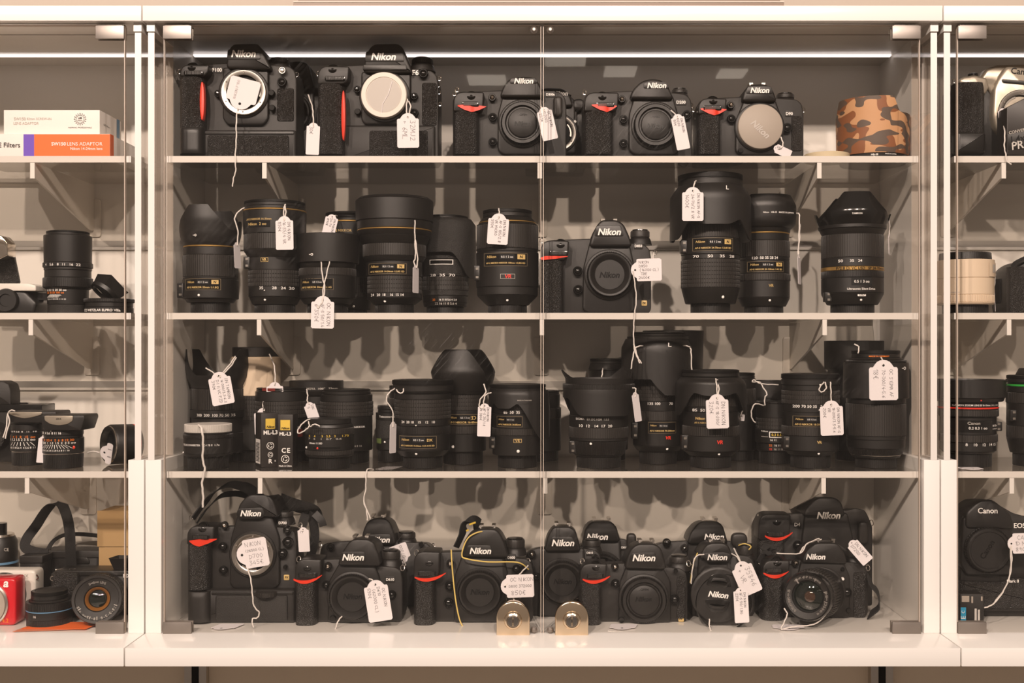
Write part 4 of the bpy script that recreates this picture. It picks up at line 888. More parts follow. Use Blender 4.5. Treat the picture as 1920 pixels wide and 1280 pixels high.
# camera with lens and pinch cap
YC = 1.492
c15 = dslr('camera wearing a lens with a black pinch cap and two price tags, bottom right', 4, YC, (1296, 1416, 1170), (1036, 1038),
     [(1310, 1048), (1316, 1032), (1324, 1018), (1334, 1013), (1358, 1013), (1367, 1020), (1376, 1048)], (1345, 1044.5, 37.5), (1346, 1112, 46), face=[(1310, 1042), (1384, 1042), (1392, 1160), (1304, 1160)],
     rdial=(1397, 1021, 16, 16), lamp=(1294, 1058), plate=[(1322, 1036), (1360, 1035), (1372, 1040), (1368, 1054), (1326, 1054), (1318, 1044)], shoe=(1344, 1014, 26), kind=None, depth=.044, lugs=((1296, 1070),))
k = 1.44 / F; cc = P(1346.6, 1114, YC - .008)
c15.part('lens_barrel', MB().lathe(cc, [(46 * k, 0), (47 * k, .012), (50 * k, .016), (50 * k, .030)], 64, 'y'), 'plastic')
c15.part('focus_ring', MB().lathe(cc, [(52 * k, .024), (53 * k, .026), (53 * k, .038), (52 * k, .040)], ribs=80, depth=.0008, axis='y'), 'rubber')
c15.part('filter_rim', MB().lathe(cc, [(54 * k, .040), (54.5 * k, .046), (53.5 * k, .0485), (52 * k, .0485), (51.5 * k, .045)], 72, 'y', close=False), 'satin')
YK = YC - .008 - .0455; cap = c15.part('pinch_cap', MB().lathe(P(1346.6, 1114, YK), [(51.5 * k, 0), (51.5 * k, .0015), (49 * k, .0028), (47 * k, .003), (0, .003)], 64, 'y', close=False), 'satin')
for s2 in (-1, 1):
    q = [(-24, 14), (-19, 30), (-8, 37), (8, 37), (19, 30), (24, 14), (10, 11), (-10, 11)]; a = math.radians(-5); 
    pp = [(1346.6 + x * math.cos(a) - (s2 * y) * math.sin(a) * 1, 1112 - (x * math.sin(a) + s2 * y * math.cos(a))) for x, y in q]
    o = c15.part('pinch_recess', MB().slab(poly(pp, YK - .003, 3), YK - .0034, YK - .0010, .0004), 'gloss', cap)
    q = [(-17, 19), (-12, 29), (12, 29), (17, 19), (8, 23), (-8, 23)]; pp = [(1346.6 + x * math.cos(a) - s2 * y * math.sin(a), 1112 - (x * math.sin(a) + s2 * y * math.cos(a))) for x, y in q]
    c15.part('pinch_key', MB().slab(poly(pp, YK - .0045, 3), YK - .0052, YK - .003, .0008), 'plastic', cap)
c15.part('cap_lettering', text_mb('Nikon', 1347, 1114.5, 38, YK - .0036, -6, **NIK), 'ink', cap, smooth=0, normals=False)
c15.part('yellow_cord', MB().tube(spline([P(*q) for q in ((1385, 1022, 1.50), (1396, 1019, 1.495), (1408, 1024, 1.49), (1404, 1030, 1.485))], 5), .0008, 6), 'yellowcord')
c15.part('yellow_cord', MB().tube(spline([P(*q) for q in ((1308, 1036, 1.472), (1300, 1056, 1.472), (1296, 1080, 1.475), (1294, 1092, 1.478))], 5), .0008, 6), 'yellowcord')
# back body with tall hump
std('tall dark professional camera body standing behind the one with the zoom lens', 4, 1.552, 1421, 1634, 1150, (962, 962),
     [(1506, 968), (1512, 950), (1526, 934), (1536, 928), (1566, 928), (1578, 938), (1586, 968)], (1553.6, 966, 44.5), (1553, 1062, 42), (1420, 1472, 1008, 1140),
     [(1510, 962), (1590, 962), (1600, 1010), (1600, 1140), (1506, 1140), (1504, 1010)], ('D4', 1495, 983, 11), ((1432, 1004), (1453, 1012), (1484, 997)), smile=True, prot=.016, depth=.042,
     shut=(1455, 974), dial=(1454, 1001, 14), port=(1618, 998, 18, 42), lugs=((1425, 966), (1634, 980)), kind='dish', captxt='', btns=((1496, 1022, 9),),
     bodypoly=[(1419, 1200), (1419, 985), (1425, 968), (1440, 962), (1590, 952), (1604, 948), (1622, 952), (1630, 968), (1636, 985), (1636, 1200)], plate=None)
# camera with standard zoom, slightly turned
c17 = std('camera with a standard zoom lens mounted and a curled red accent, bottom right', 4, 1.486, 1428, 1628, 1168, (1048, 1052),
     [(1503, 1056), (1508, 1036), (1520, 1020), (1532, 1013), (1568, 1013), (1578, 1022), (1586, 1040), (1590, 1058)], (1529.4, 1043.5, 36.5), (1538, 1110, 43), (1427, 1470, 1076, 1166),
     [(1504, 1048), (1580, 1048), (1594, 1080), (1594, 1158), (1500, 1160), (1494, 1090)], None, ((1429, 1073), (1448, 1081), (1476, 1069)), smile=True,
     shut=(1456, 1050.6), dial=(1451, 1069, 13), lamp=(1491.5, 1054.6), btns=((1588, 1110, 9), (1590, 1143, 5), (1579, 1066, 4), (1579, 1084, 3, .004, 'ink')), rdial=(1602, 1030, 18, 12), plate=None, shoe=(1549, 1013, 30), kind=None, lugs=((1425, 1052), (1627, 1064)), depth=.044, boxport=(1612, 1115, 22, 86), hov=.010)
ax = (P(1512.6, 1118.6, 1.4205) - P(1536, 1110, 1.482)); LN = ax.length; ax.normalize()
ux = Vector((0, 0, 1)).cross(ax).normalized(); uy = ax.cross(ux); FR = Matrix((ux, uy, ax)).transposed(); c0 = P(1536, 1110, 1.482); k = 1.44 / F
c17.part('lens_barrel', MB().lathe(c0, [(47 * k, 0), (48 * k, LN * .12), (48 * k, LN * .35)], 64, frame=FR), 'plastic')
c17.part('zoom_ring', MB().lathe(c0, [(47.5 * k, LN * .34), (48.5 * k, LN * .36), (48 * k, LN * .70), (47 * k, LN * .72)], ribs=56, depth=.0010, frame=FR), 'rubber')
fb = c17.part('front_barrel', MB().lathe(c0, [(45 * k, LN * .70), (45 * k, LN * .96), (43.5 * k, LN), (41.5 * k, LN), (41 * k, LN * .97)], 72, frame=FR, close=False), 'gloss')
c17.part('name_ring', MB().lathe(c0, [(41 * k, LN * .965), (30 * k, LN * .93), (29 * k, LN * .90)], 64, frame=FR, close=False), 'matte', fb)
c17.part('inner_cone', MB().lathe(c0, [(29 * k, LN * .91), (14 * k, LN * .62)], 48, frame=FR, close=False), 'void', fb)
c17.part('front_element', MB().lathe(c0, [(29 * k, LN * .86), (20 * k, LN * .90), (10 * k, LN * .92), (0, LN * .925)], 40, frame=FR, close=False), 'lensglass', fb)
c17.part('painted_reflection', MB().lathe(c0 + ux * 4 * k, [(10 * k, LN * .922), (8 * k, LN * .93), (4 * k, LN * .936), (0, LN * .938)], 28, frame=FR, close=False), 'reflectbrown', fb)  # small disc painted as the brown reflection in the front glass
def ringtext(th, c, FR, r, h, s, a0, a1, size, m='ink', parent=None):
    for i, ch in enumerate(s):
        if ch == ' ': continue
        a = a0 + (a1 - a0) * (i + .5) / len(s); vs, fs, asp = text2d(ch, .015); ww = size * (.35 if ch in '1.:I-' else .75)
        out = [c + FR @ Vector(((r + y * size / asp if False else r + y * ww) * math.cos(a) + x * ww * math.sin(a), (r + y * ww) * math.sin(a) - x * ww * math.cos(a), h)) for x, y in vs]
        th.part('ring_lettering', MB().add(out, fs), m, parent, smooth=0, normals=False)
def ring_frame_angles(deg): return math.radians(deg)
UP = math.atan2((FR.transposed() @ Vector((0, 0, 1))).y, (FR.transposed() @ Vector((0, 0, 1))).x)
ringtext(c17, c0, FR, 35.5 * k, LN * .955, 'Nikon AF-P DX NIKKOR', UP + .75, UP - .75, 4.0 * k, 'dimink', fb)
ringtext(c17, c0, FR, 35.5 * k, LN * .955, '18-55mm 1:3.5-5.6G VR', UP - 1.2, UP - 2.6, 4.0 * k, 'dimink', fb)
ringtext(c17, c0, FR, 35.5 * k, LN * .955, '0.25m/0.82ft-oo 55', UP + 2.5, UP + 1.3, 4.0 * k, 'dimink', fb)
st = [P(*q) for q in ((1630, 1080, 1.49), (1634, 1095, 1.48), (1646, 1112, 1.475), (1648, 1135, 1.475), (1636, 1148, 1.475), (1630, 1152, 1.48))]
c17.part('neck_strap', MB().ribbon(spline(st, 6), (.3, 1, .3), .016), 'fabric')
st = [P(*q) for q in ((1424, 1056, 1.49), (1432, 1040, 1.495), (1446, 1030, 1.50), (1430, 1024, 1.505))]
c17.part('neck_strap', MB().ribbon(spline(st, 6), (.8, .6, .6), .012), 'fabric')

# ------------------------------------------------------------------ top shelf extras
L = Lens('brown camouflage lens hood with a black base, at the right end of the top shelf', 1636, 298.5, 1.492, [('b', 284, 60, 62)], 1, group=None, name='lens_hood', cat='lens hood')
def camo_edge(d):
    t = max(0, min(1, (62 - abs(d + 32)) / 14)); t = t * t * (3 - 2 * t); b = max(0, min(1, (40 - abs(abs(d) - 165)) / 20))
    return 210 - 28 * t - (12 * b if t == 0 else 0)
L.hood([(285, 64), (278, 66), (205, 67), (176, 66)], camo_edge, m='camo', name='camouflage_cover', thick=3)
L.hood([(283, 61), (205, 63), (174, 62)], lambda d: camo_edge(d) + 2, m='plastic', name='hood_liner', thick=2)
L.text('HB-38', -14, 288.5, 12).text('MADE IN CHINA', 16, 287.5, 22).text('-o', -16, 293, 7)
L = Lens('thin yellowish translucent cap lying flat beside the camouflage hood', 1550, 297, 1.468, [('b', 283, 41, 42)], 1, group=None, name='translucent_disc', cat='lens cap')
for ch in L.th.root.children: ch.data.materials[0] = MATS['ivory']; ch.name = 'rim'

# ------------------------------------------------------------------ second shelf: lenses
G2 = 'lenses on the second shelf'
L = Lens('prime lens with a pointed petal hood, leftmost on the second shelf', 395, 584, 1.475, [('cap', 563, 36, 36), ('b', 556, 43, 46), ('b', 520, 51, 51), ('b', 516, 50, 50), ('r', 476, 50, 50.5), ('b', 461, 49, 49), ('g', 458.5, 49.6, 49.6), ('b', 449, 49.5, 51)], 2, G2)
L.hood([(453, 51), (440, 55), (410, 59), (385, 56)], petals(-8, 385, 430, 412, plat=19, fall=44, splat=4, sfall=16, lin=True)); L.plate(-2, 531, 64, 19); L.dot(-7, 551); L.switch(-1, 527, 555); L.text('-o', -12, 442, 7, off=.006)
L = Lens('zoom lens with a gold line just below its cap, second on the second shelf', 515.5, 584, 1.475, [('cap', 567, 37.5, 37.5), ('b', 553, 41, 47), ('b', 534, 48, 48), ('R', 504, 49, 49), ('b', 480, 48.5, 48.5), ('b', 466, 49, 57), ('r', 437, 57, 57), ('b', 394, 57.5, 58), ('g', 391.5, 58.3, 58.3), ('b', 386, 56, 56), ('fc', 375, 56, 56)], 2, G2)
L.text('AF-S NIKKOR 16-35mm', -18, 412, 50, 'goldink'); L.patch(-19, 421, 48, 12, 'gloss', 'scale_window'); L.text('Nikon  2 oo', -20, 421, 36, 'goldink', off=.0008); L.patch(-8, 486, 14, 8, 'goldink', 'badge', .0003); L.patch(-8, 486, 12.5, 6.5, 'gloss', 'badge', .0005); L.text('VR', -8, 486, 9, 'goldink', off=.0008, bold=.03)
L.text('35       28   24  20', 12, 537.5, 60); L.dot(-8, 542, 1.2); L.dot(-8, 559, 2); L.switch(-1, 478, 500)
L = Lens('zoom lens half hidden behind the short lens with the plain round hood', 655, 583, 1.568, [('cap', 571, 33, 33), ('b', 548, 38, 42), ('R', 512, 42, 42), ('b', 440, 43, 45), ('b', 410, 45, 46), ('g', 407.5, 46.3, 46.3), ('b', 402, 45, 45), ('fc', 391, 44, 44)], 2, G2)
L.text('AF-S NIKKOR', -8, 427, 40, 'goldink'); L.text('Nikon', -10, 435, 18, 'goldink'); L.dot(14, 566); L.text('18', 16, 547, 6)
L = Lens('short prime lens with a plain round hood, its tag hanging over the shelf edge', 614.5, 584, 1.472, [('cap', 566, 37.5, 37.5), ('b', 556, 44, 50), ('b', 514, 52, 53), ('r', 500, 53, 53), ('b', 490, 51, 53), ('h', 437, 58, 60)], 2, G2)
L.plate(-12, 531, 62, 19, 'AF-S NIKKOR 50mm 1:1.4G', badge=False); L.text('-o', -20, 477, 8)
L = Lens('bulbous wide zoom lens with an oversized round slip-on cap on the second shelf', 739.7, 584, 1.480, [('cap', 566, 36, 36), ('b', 555, 40, 52), ('b', 546, 51, 51), ('R', 514, 50.5, 50.5), ('b', 487, 52, 52), ('b', 478, 54, 58), ('r', 455, 59, 59), ('b', 440, 60, 66), ('b', 430, 66, 69), ('g', 427.5, 69.5, 69.5), ('b', 412, 69.5, 70), ('h', 373, 72, 72.5), ('h', 367.5, 71, 66)], 2, G2)
L.plate(-8, 502, 70, 18, 'AF-S NIKKOR 14-24mm 1:2.8G ED'); L.dot(-12, 561.5); L.text('24   20  18    16  15 14', -8, 550, 62)
L = Lens('crinkle-finish zoom lens with an upside-down hood, behind the bulbous wide zoom', 835, 583, 1.540, [('cap', 567, 35, 35), ('b', 560, 40, 41), ('b', 547, 41.5, 41.5), ('x', 537, 43, 43), ('R', 511, 43.5, 43.5), ('x', 480, 44, 44), ('x', 405, 44, 44), ('fc', 398, 42, 42)], 2, G2)
L.hood([(404, 46), (412, 54), (470, 55), (516, 54)], petals(75, 515, 468, None, plat=16, fall=50), m='crinkle', cx=838); L.patch(-4, 486, 44, 9, 'ink', 'window_frame', .0003); L.patch(-4, 486, 41, 6.5, 'gloss', 'scale_window', .0005); L.text('28  35  70', -2, 510, 46); L.text('22', -18, 555, 5, 'orange'); L.text('16 11 8 5.6 4 2.8', 8, 555, 32); L.text('22 16 11 8 5.6 4', 4, 562, 40, 'greyink')
L = Lens('stout macro lens with a red stabiliser badge on the second shelf', 951.5, 584, 1.475, [('cap', 568, 36.5, 36.5), ('b', 550, 40, 56), ('b', 535, 57, 57), ('b', 470, 58.5, 58.5), ('b', 464, 57, 57), ('r', 420, 58, 58), ('b', 415.5, 58, 54), ('g', 413.5, 54, 54), ('b', 405, 53, 47), ('fc', 391, 46, 46)], 2, G2)
L.plate(-2, 486, 78, 22, 'AF-S MICRO NIKKOR 105mm 1:2.8G ED'); L.patch(2, 517, 27, 9, 'greyink', 'badge', .0002); L.patch(2, 517, 25.5, 7.5, 'plastic', 'badge', .0004); L.text('VR', 3, 517, 12, 'redink', bold=.03, shear=.15, off=.0007); L.dot(1, 560); L.switch(-1, 495, 523)
L = Lens('very tall zoom lens with a wavy reversed hood, tallest on the second shelf', 1331.8, 588, 1.478, [('cap', 569, 37, 37), ('b', 540, 47, 54), ('R', 488, 55, 55), ('b', 479, 54, 54), ('b', 448, 55, 55), ('r', 420, 53, 53), ('b', 352, 53, 53), ('fc', 329, 60, 60)], 2, G2)
L.hood([(350, 60), (354, 64), (371, 75), (452, 76)], petals(90, 452, 413, 427, plat=26, fall=34, splat=14, sfall=34)); L.plate(-2, 462, 72, 22, 'AF-S NIKKOR 24-70mm 1:2.8E ED'); L.text('70     50    35   28', 0, 483.5, 76); L.dot(16, 558, 2.6); L.switch(-1, 452, 476); L.text('L', 20, 361, 5, off=.016)
L = Lens('zoom lens with a dark hood standing right behind the tallest lens', 1432, 588, 1.525, [('cap', 572, 36, 36), ('b', 556, 41, 48), ('b', 525, 48, 48), ('r', 512, 49, 49), ('b', 487, 47.5, 47.5), ('b', 481, 47.5, 47.5), ('r', 451, 48, 48), ('b', 438, 46, 47), ('g', 435.5, 47.5, 47.5), ('b', 424, 48, 50)], 2, G2)
L.hood([(428, 50), (420, 59), (385, 61), (367, 53)], petals(8, 367, 412, 398, plat=46, fall=30, sfall=14, lin=True), m='plastic'); L.plate(-4, 500, 64, 17, 'AF-S NIKKOR 24-120mm 1:4G ED'); L.dot(2, 562); L.text('VR', 4, 535, 9, 'goldink'); L.text('120  50 35 28 24', -6, 484, 46); L.text('Nikon   HB-53   MADE IN JAPAN', 14, 404, 58, off=.016)
L = Lens('zoom lens with a flared petal hood and gold band, rightmost on the second shelf', 1598, 588, 1.478, [('cap', 571, 40, 40), ('b', 550, 47, 57), ('b', 522, 57, 57), ('f', 509, 57, 57), ('gb', 502, 57.4, 57.4), ('b', 485, 57, 57), ('r', 442, 57, 57), ('b', 431, 56, 60), ('b', 424, 62, 62)], 2, G2)
L.hood([(428, 60), (415, 66), (402, 70), (365, 55)], petals(-6, 365, 418, 402, plat=26, fall=44, splat=5, sfall=16, lin=True), m='gloss'); L.text('TAMRON', -12, 408, 18, off=.010); L.text('50     35   24', -18, 492, 40); L.text('F/2.8 Di VC USD   SP 24-70mm', 4, 505.5, 90, 'darkink', off=.0006); L.patch(2, 530, 38, 14, 'void', 'scale_window'); L.text('0.5 1 3 oo', 2, 530, 28); L.text('Ultrasonic Silent Drive', 2, 543.5, 52); L.patch(2, 554, 15, 6, 'ink', 'badge'); L.text('USD', 2, 554, 10, 'darkink', off=.0007); L.dot(2, 563.5, 2); L.switch(-1, 548, 566)

# ------------------------------------------------------------------ third shelf: lenses
G3 = 'lenses on the third shelf'
YR3 = 1.560
L = Lens('tall zoom lens with an open forked hood, leftmost on the third shelf', 411, 868, 1.545, [('cap', 850, 36, 36), ('b', 812, 51, 51), ('b', 785, 50, 50), ('b', 770, 53, 53), ('r', 731, 52, 52), ('b', 720, 51, 52)], 3, G3)
L.hood([(724, 52), (712, 58), (690, 62), (655, 60)], petals(84, 658, 706, None, plat=30, fall=36, lin=True), m='plastic'); L.text('300  200  100 70 50 35', 6, 779, 68); L.dot(-32, 710, 1.8)
L = Lens('pale cylindrical lens with a black cap behind the forked hood', 480, 866, 1.566, [('cap', 845, 38, 38), ('b', 790, 45, 45), ('R', 745, 45, 45), ('w', 673, 45, 45), ('h', 655, 43, 43)], 3, G3)
L = Lens('zoom lens with a red-tinted cap edge behind the two small black boxes', 528, 874, 1.535, [('cap', 852, 37, 37), ('b', 790, 46, 46), ('R', 759, 49, 49), ('b', 741, 48, 48), ('fc', 734, 46, 46)], 3, G3)
L.patch(-14, 737, 26, 5, 'redglass', 'cap_label', .0008); L.text('NIKKOR', 26, 808, 30); L.patch(28, 818, 30, 14, 'redglass', 'red_label')
L = Lens('zoom lens topped by a wide filter ring, at the back of the third shelf', 593.5, 867, 1.570, [('cap', 848, 36, 36), ('b', 790, 43, 43), ('R', 762, 44, 44), ('b', 746, 44, 44), ('b', 737, 48, 50), ('b', 719, 50, 50)], 3, G3)
L.text('HOYA   HMC   77mm', 18, 733, 52, 'greyink')
L = Lens('squat prime lens with yellow distance figures at the front of the third shelf', 618, 882, 1.462, [('cap', 860, 37.5, 38), ('b', 856, 43, 44), ('r', 847, 45, 45), ('b', 818, 45.5, 45.5), ('r', 806, 45.5, 45.5), ('b', 799, 43, 42), ('b', 789, 40, 40)], 3, G3)
L.text('5    4      3   2.5   2     1.75', 4, 820, 72, 'yellow', hpx=3.6); L.text('7   5    1   0.7   0.6', -2, 825, 62, 'greyink', hpx=3); L.text('50mm 1:1.8D', -18, 833, 26); L.patch(2, 842, 50, 4, 'gloss', 'slot'); L.dot(-14, 842, 2, 'redink'); L.dot(-38, 842, 2)
L = Lens('macro lens with a knurled ring behind the squat prime lens', 650, 875, 1.536, [('cap', 852, 41, 41), ('b', 788, 48, 48), ('R', 761, 49.5, 49.5), ('b', 748, 48, 48), ('b', 742, 45, 45), ('fc', 738, 44, 44)], 3, G3)
L.text('MICRO NIKKOR', 22, 807, 34); L.text('105', 14, 813, 9); L.text('2 4 8 16', 26, 842, 16, 'greyink')
L = Lens('slim black teleconverter with a rough skin, left of the lens with a gold plate', 733, 876, 1.545, [('cap', 853, 24, 24), ('b', 832, 27, 27), ('x', 798, 28, 28), ('b', 784, 28, 28), ('b', 778, 24, 24), ('f', 771, 25, 25)], 3, G3, name='teleconverter')
L.text('Teleconverter', -4, 791, 30); L.dot(-8, 838, 1.8); L.patch(-20, 834, 10, 14, 'leafgreen', 'green_sticker')
L = Lens('lens almost hidden behind the lens with a gold plate on the third shelf', 768, 870, 1.580, [('cap', 850, 34, 34), ('b', 772, 40, 40), ('r', 755, 41, 41), ('b', 738, 38, 38), ('fc', 732, 38, 38)], 3, G3)
L = Lens('wide zoom lens with a gold name plate and protruding cap, front of the third shelf', 792.6, 882, 1.470, [('cap', 860, 37, 37), ('b', 848, 42, 51), ('b', 818, 51, 51), ('f', 803, 51, 51), ('b', 790, 52, 52), ('R', 754, 53, 53), ('b', 744, 53.5, 53.5), ('b', 739, 52, 56), ('fc', 718, 57, 57)], 3, G3)
L.plate(-5, 832, 68, 21, 'AF-S NIKKOR 10-24mm 1:3.5-4.5G ED', badge=False); L.text('DX', 18, 828, 10, 'goldink', bold=.03); L.text('24  20 18    15    12   10', -4, 795, 62); L.dot(-7, 801, 1.3); L.dot(-7, 853)
L = Lens('zoom lens wearing a huge rounded petal hood on the third shelf', 868.6, 877, 1.520, [('cap', 853, 37, 37), ('b', 820, 43, 43), ('r', 805, 43, 43), ('b', 776, 43, 43), ('R', 747, 43.5, 43.5), ('b', 738, 46, 48)], 3, G3)
L.hood([(741, 48), (728, 55), (705, 62), (664, 46)], petals(-16, 664, 736, 711, plat=24, fall=62, sfall=20)); L.plate(4, 793, 60, 17, 'AF-S NIKKOR 16-85mm', badge=False); L.text('ED', 20, 790, 12, 'goldink'); L.dot(-16, 843, 2.6)
L = Lens('black lens mostly hidden at the back beside the middle door gap, third shelf', 1014, 869, YR3, [('cap', 850, 33, 33), ('b', 790, 38, 38), ('r', 770, 38, 38), ('b', 745, 36, 36), ('fc', 738, 35, 35)], 3, G3)
L = Lens('zoom lens with a reversed hood sweeping down its right side', 970.5, 881, 1.474, [('cap', 857, 37, 37), ('b', 820, 47, 48), ('r', 807, 48, 48), ('b', 780, 47, 47), ('b', 771, 46, 46), ('r', 752, 46, 46), ('b', 741, 46, 46), ('fc', 726, 53, 53)], 3, G3)
L.hood([(738, 54), (742, 56.5), (780, 58), (826, 58)], petals(62, 826, 758, 770, plat=14, fall=56), cx=973); L.plate(-14, 794, 46, 18, 'AF-S NIKKOR 24-85mm', badge=False); L.text('85  50  35', -10, 777, 30); L.patch(1, 829, 15, 7, 'goldink', 'badge', .0002); L.patch(1, 829, 13.5, 5.5, 'plastic', 'badge', .0004); L.text('VR', 1, 829, 9, 'goldink', off=.0007); L.dot(2, 848, 2.8); L.switch(-1, 824, 846); L.text('MADE IN THAILAND', 14, 754, 26, 'greyink', off=.017)
L = Lens('collared lens with a tag tip, back row right of the gap', 1139, 869, 1.572, [('cap', 850, 33, 33), ('b', 740, 38, 38), ('b', 702, 36, 36), ('b', 690, 36, 33), ('fc', 680, 33, 33)], 3, G3)
L = Lens('lens in an enormous plain black hood, back of the third shelf right of the gap', 1262, 868, 1.572, [('cap', 850, 34, 34), ('b', 760, 42, 42), ('b', 702, 44, 48), ('h', 627, 55, 57)], 3, G3)
L = Lens('wide lens with petals above and a reversed hood skirt below, right of the door gap', 1122.5, 883, 1.474, [('cap', 862, 41, 42), ('b', 858, 44, 46), ('f', 832, 49, 54), ('b', 827, 55, 55), ('r', 807, 56, 56), ('b', 785, 55, 55), ('b', 740, 54, 55), ('b', 728, 60, 62)], 3, G3)
L.hood([(729, 66), (738, 67), (786, 67)], petals(8, 785, 753, None, plat=38, fall=34), name='hood_skirt'); L.seg('f', 737, 727, 67.5, 67.5); L.hood([(727, 62), (717, 63), (700, 72), (685, 76)], lambda d: 717 - 30 * max(0, 1 - abs(d - 128) / 28) - 16 * max(0, 1 - abs(d + 100) / 26), m='satin')
L.text('SIGMA   EX DC HSM  1:3.5', -14, 791, 60, 'ink'); L.text('10  12   14  17  20', -8, 803.5, 60); L.dot(-17, 836); L.switch(-1, 833, 856)
L = Lens('tall telephoto zoom with a reversed hood and white strings over its rim', 1234, 877, 1.522, [('cap', 853, 35, 36), ('b', 842, 40, 47), ('b', 796, 47, 47), ('r', 778, 45, 45), ('b', 760, 44, 44), ('R', 718, 45, 45), ('b', 646, 48, 50), ('b', 640, 58, 58), ('fc', 632, 50, 50)], 3, G3)
L.hood([(645, 58), (649, 62), (662, 66), (800, 66)], lambda d: 719 + 29 * max(0, min(1, (46 - abs(d - 32)) / 22)) ** .8 + 80 * max(0, min(1, (55 - abs(abs(d + 8) - 92)) / 40)) ** 1, cx=1231); L.plate(3, 808, 50, 19, 'AF-S NIKKOR 70-200mm', badge=False); L.text('135 100        70', 0, 764, 46); L.text('VR', 14, 826.5, 10, 'redink', bold=.03, shear=.15); L.dot(12, 847); L.switch(-1, 800, 830); L.text('L', 12, 656, 6, off=.027)
L = Lens('lens standing behind the zoom with the tent-shaped hood, third shelf', 1384, 869, 1.568, [('cap', 850, 30, 30), ('b', 765, 34, 34), ('r', 735, 34, 34), ('b', 716, 32, 32), ('fc', 706, 31, 31)], 3, G3)
L = Lens('black hooded lens at the back behind the prime with a framed scale window', 1440, 868, 1.572, [('cap', 850, 30, 30), ('b', 762, 34, 34), ('h', 720, 34, 34)], 3, G3)
L = Lens('zoom lens with a tent-shaped reversed hood and red badge, right part of third shelf', 1332.5, 882, 1.474, [('cap', 860, 38, 38), ('b', 850, 42, 52), ('b', 822, 54, 54), ('r', 804, 53, 53), ('b', 778, 52, 52), ('b', 768, 51, 51), ('r', 744, 50, 50), ('b', 713, 50, 50), ('fc', 700, 53, 53)], 3, G3)
L.hood([(714, 55), (717, 57), (723, 65), (784, 67)], petals(90, 784, 739, 747, plat=20, fall=40, splat=12, sfall=36)); L.text('Nikon', -26, 789, 16, 'goldink', bold=.03); L.text('AF-S NIKKOR 24-120', -16, 797, 40, 'goldink'); L.text('85  50  35', -22, 774, 34); L.text('VR', 9, 832, 11, 'redink', bold=.03, shear=.15); L.dot(8, 854); L.switch(-1, 821, 848)
L = Lens('older prime lens with a white-framed distance window and strings on its cap', 1456, 877, 1.526, [('cap', 853, 33, 33), ('b', 838, 37, 37), ('b', 813, 40, 40), ('R', 792, 39, 39), ('b', 765, 38, 38), ('f', 761, 38.5, 38.5)], 3, G3)
L.patch(-4, 822, 34, 11, 'ink', 'window_frame', .0003); L.patch(-4, 822, 31, 8, 'gloss', 'scale_window', .0005); L.text('0.3 0.5 oo', -4, 822, 26, 'yellow', off=.0009); L.text('Nikon', -28, 816, 10); L.text('NIKKOR', -28, 826, 10, 'greyink'); L.text('16 11', -14, 832, 10); L.text('22', -18, 842, 5, 'orange'); L.text('16 11 8 5.6 4', 2, 842, 26); L.text('22', -18, 849, 5, 'redink'); L.text('16 11 8 5.6 4', 2, 849, 28, 'greyink')
L = Lens('lens in a plain cylindrical hood at the back right corner of the third shelf', 1601, 868, 1.572, [('cap', 850, 34, 34), ('b', 765, 44, 44), ('b', 700, 46, 46), ('h', 646, 54, 54.5)], 3, G3)
L = Lens('superzoom lens with a gold stabiliser mark and loops of string, third shelf right', 1519.5, 881, 1.472, [('cap', 857, 36.5, 36.5), ('b', 848, 42, 50), ('b', 820, 52, 52), ('r', 803, 53.5, 53.5), ('b', 777, 52, 52), ('b', 762, 52, 52), ('R', 737, 53.5, 53.5), ('b', 727, 52, 52), ('fc', 706, 54, 54)], 3, G3)
L.plate(-12, 793, 56, 18, 'AF-S NIKKOR 18-200mm', badge=False); L.text('200 70 50 35   24  18', -8, 765.5, 66); L.text('VR', 4, 831, 9, 'goldink', bold=.03); L.dot(4, 852); L.dot(4, 772, 1.4); L.dot(5, 726, 1.6); L.switch(-1, 822, 845)
L = Lens('large ribbed telephoto with a plain reversed hood, rightmost on the third shelf', 1642, 880, 1.474, [('cap', 861, 37.5, 37.5), ('b', 857, 44, 45), ('s', 855.5, 46, 46), ('f', 843, 48, 52), ('b', 827, 53, 53), ('b', 820, 54, 54), ('r', 761, 55, 55), ('b', 751, 54, 54), ('h', 685, 60, 59), ('f', 680, 55, 55), ('b', 676, 50, 48), ('fc', 662, 44, 44)], 3, G3)
L.text('MADE IN GERMANY', -6, 673, 36, 'orange', off=.0008); L.text('-o', 38, 695, 10)
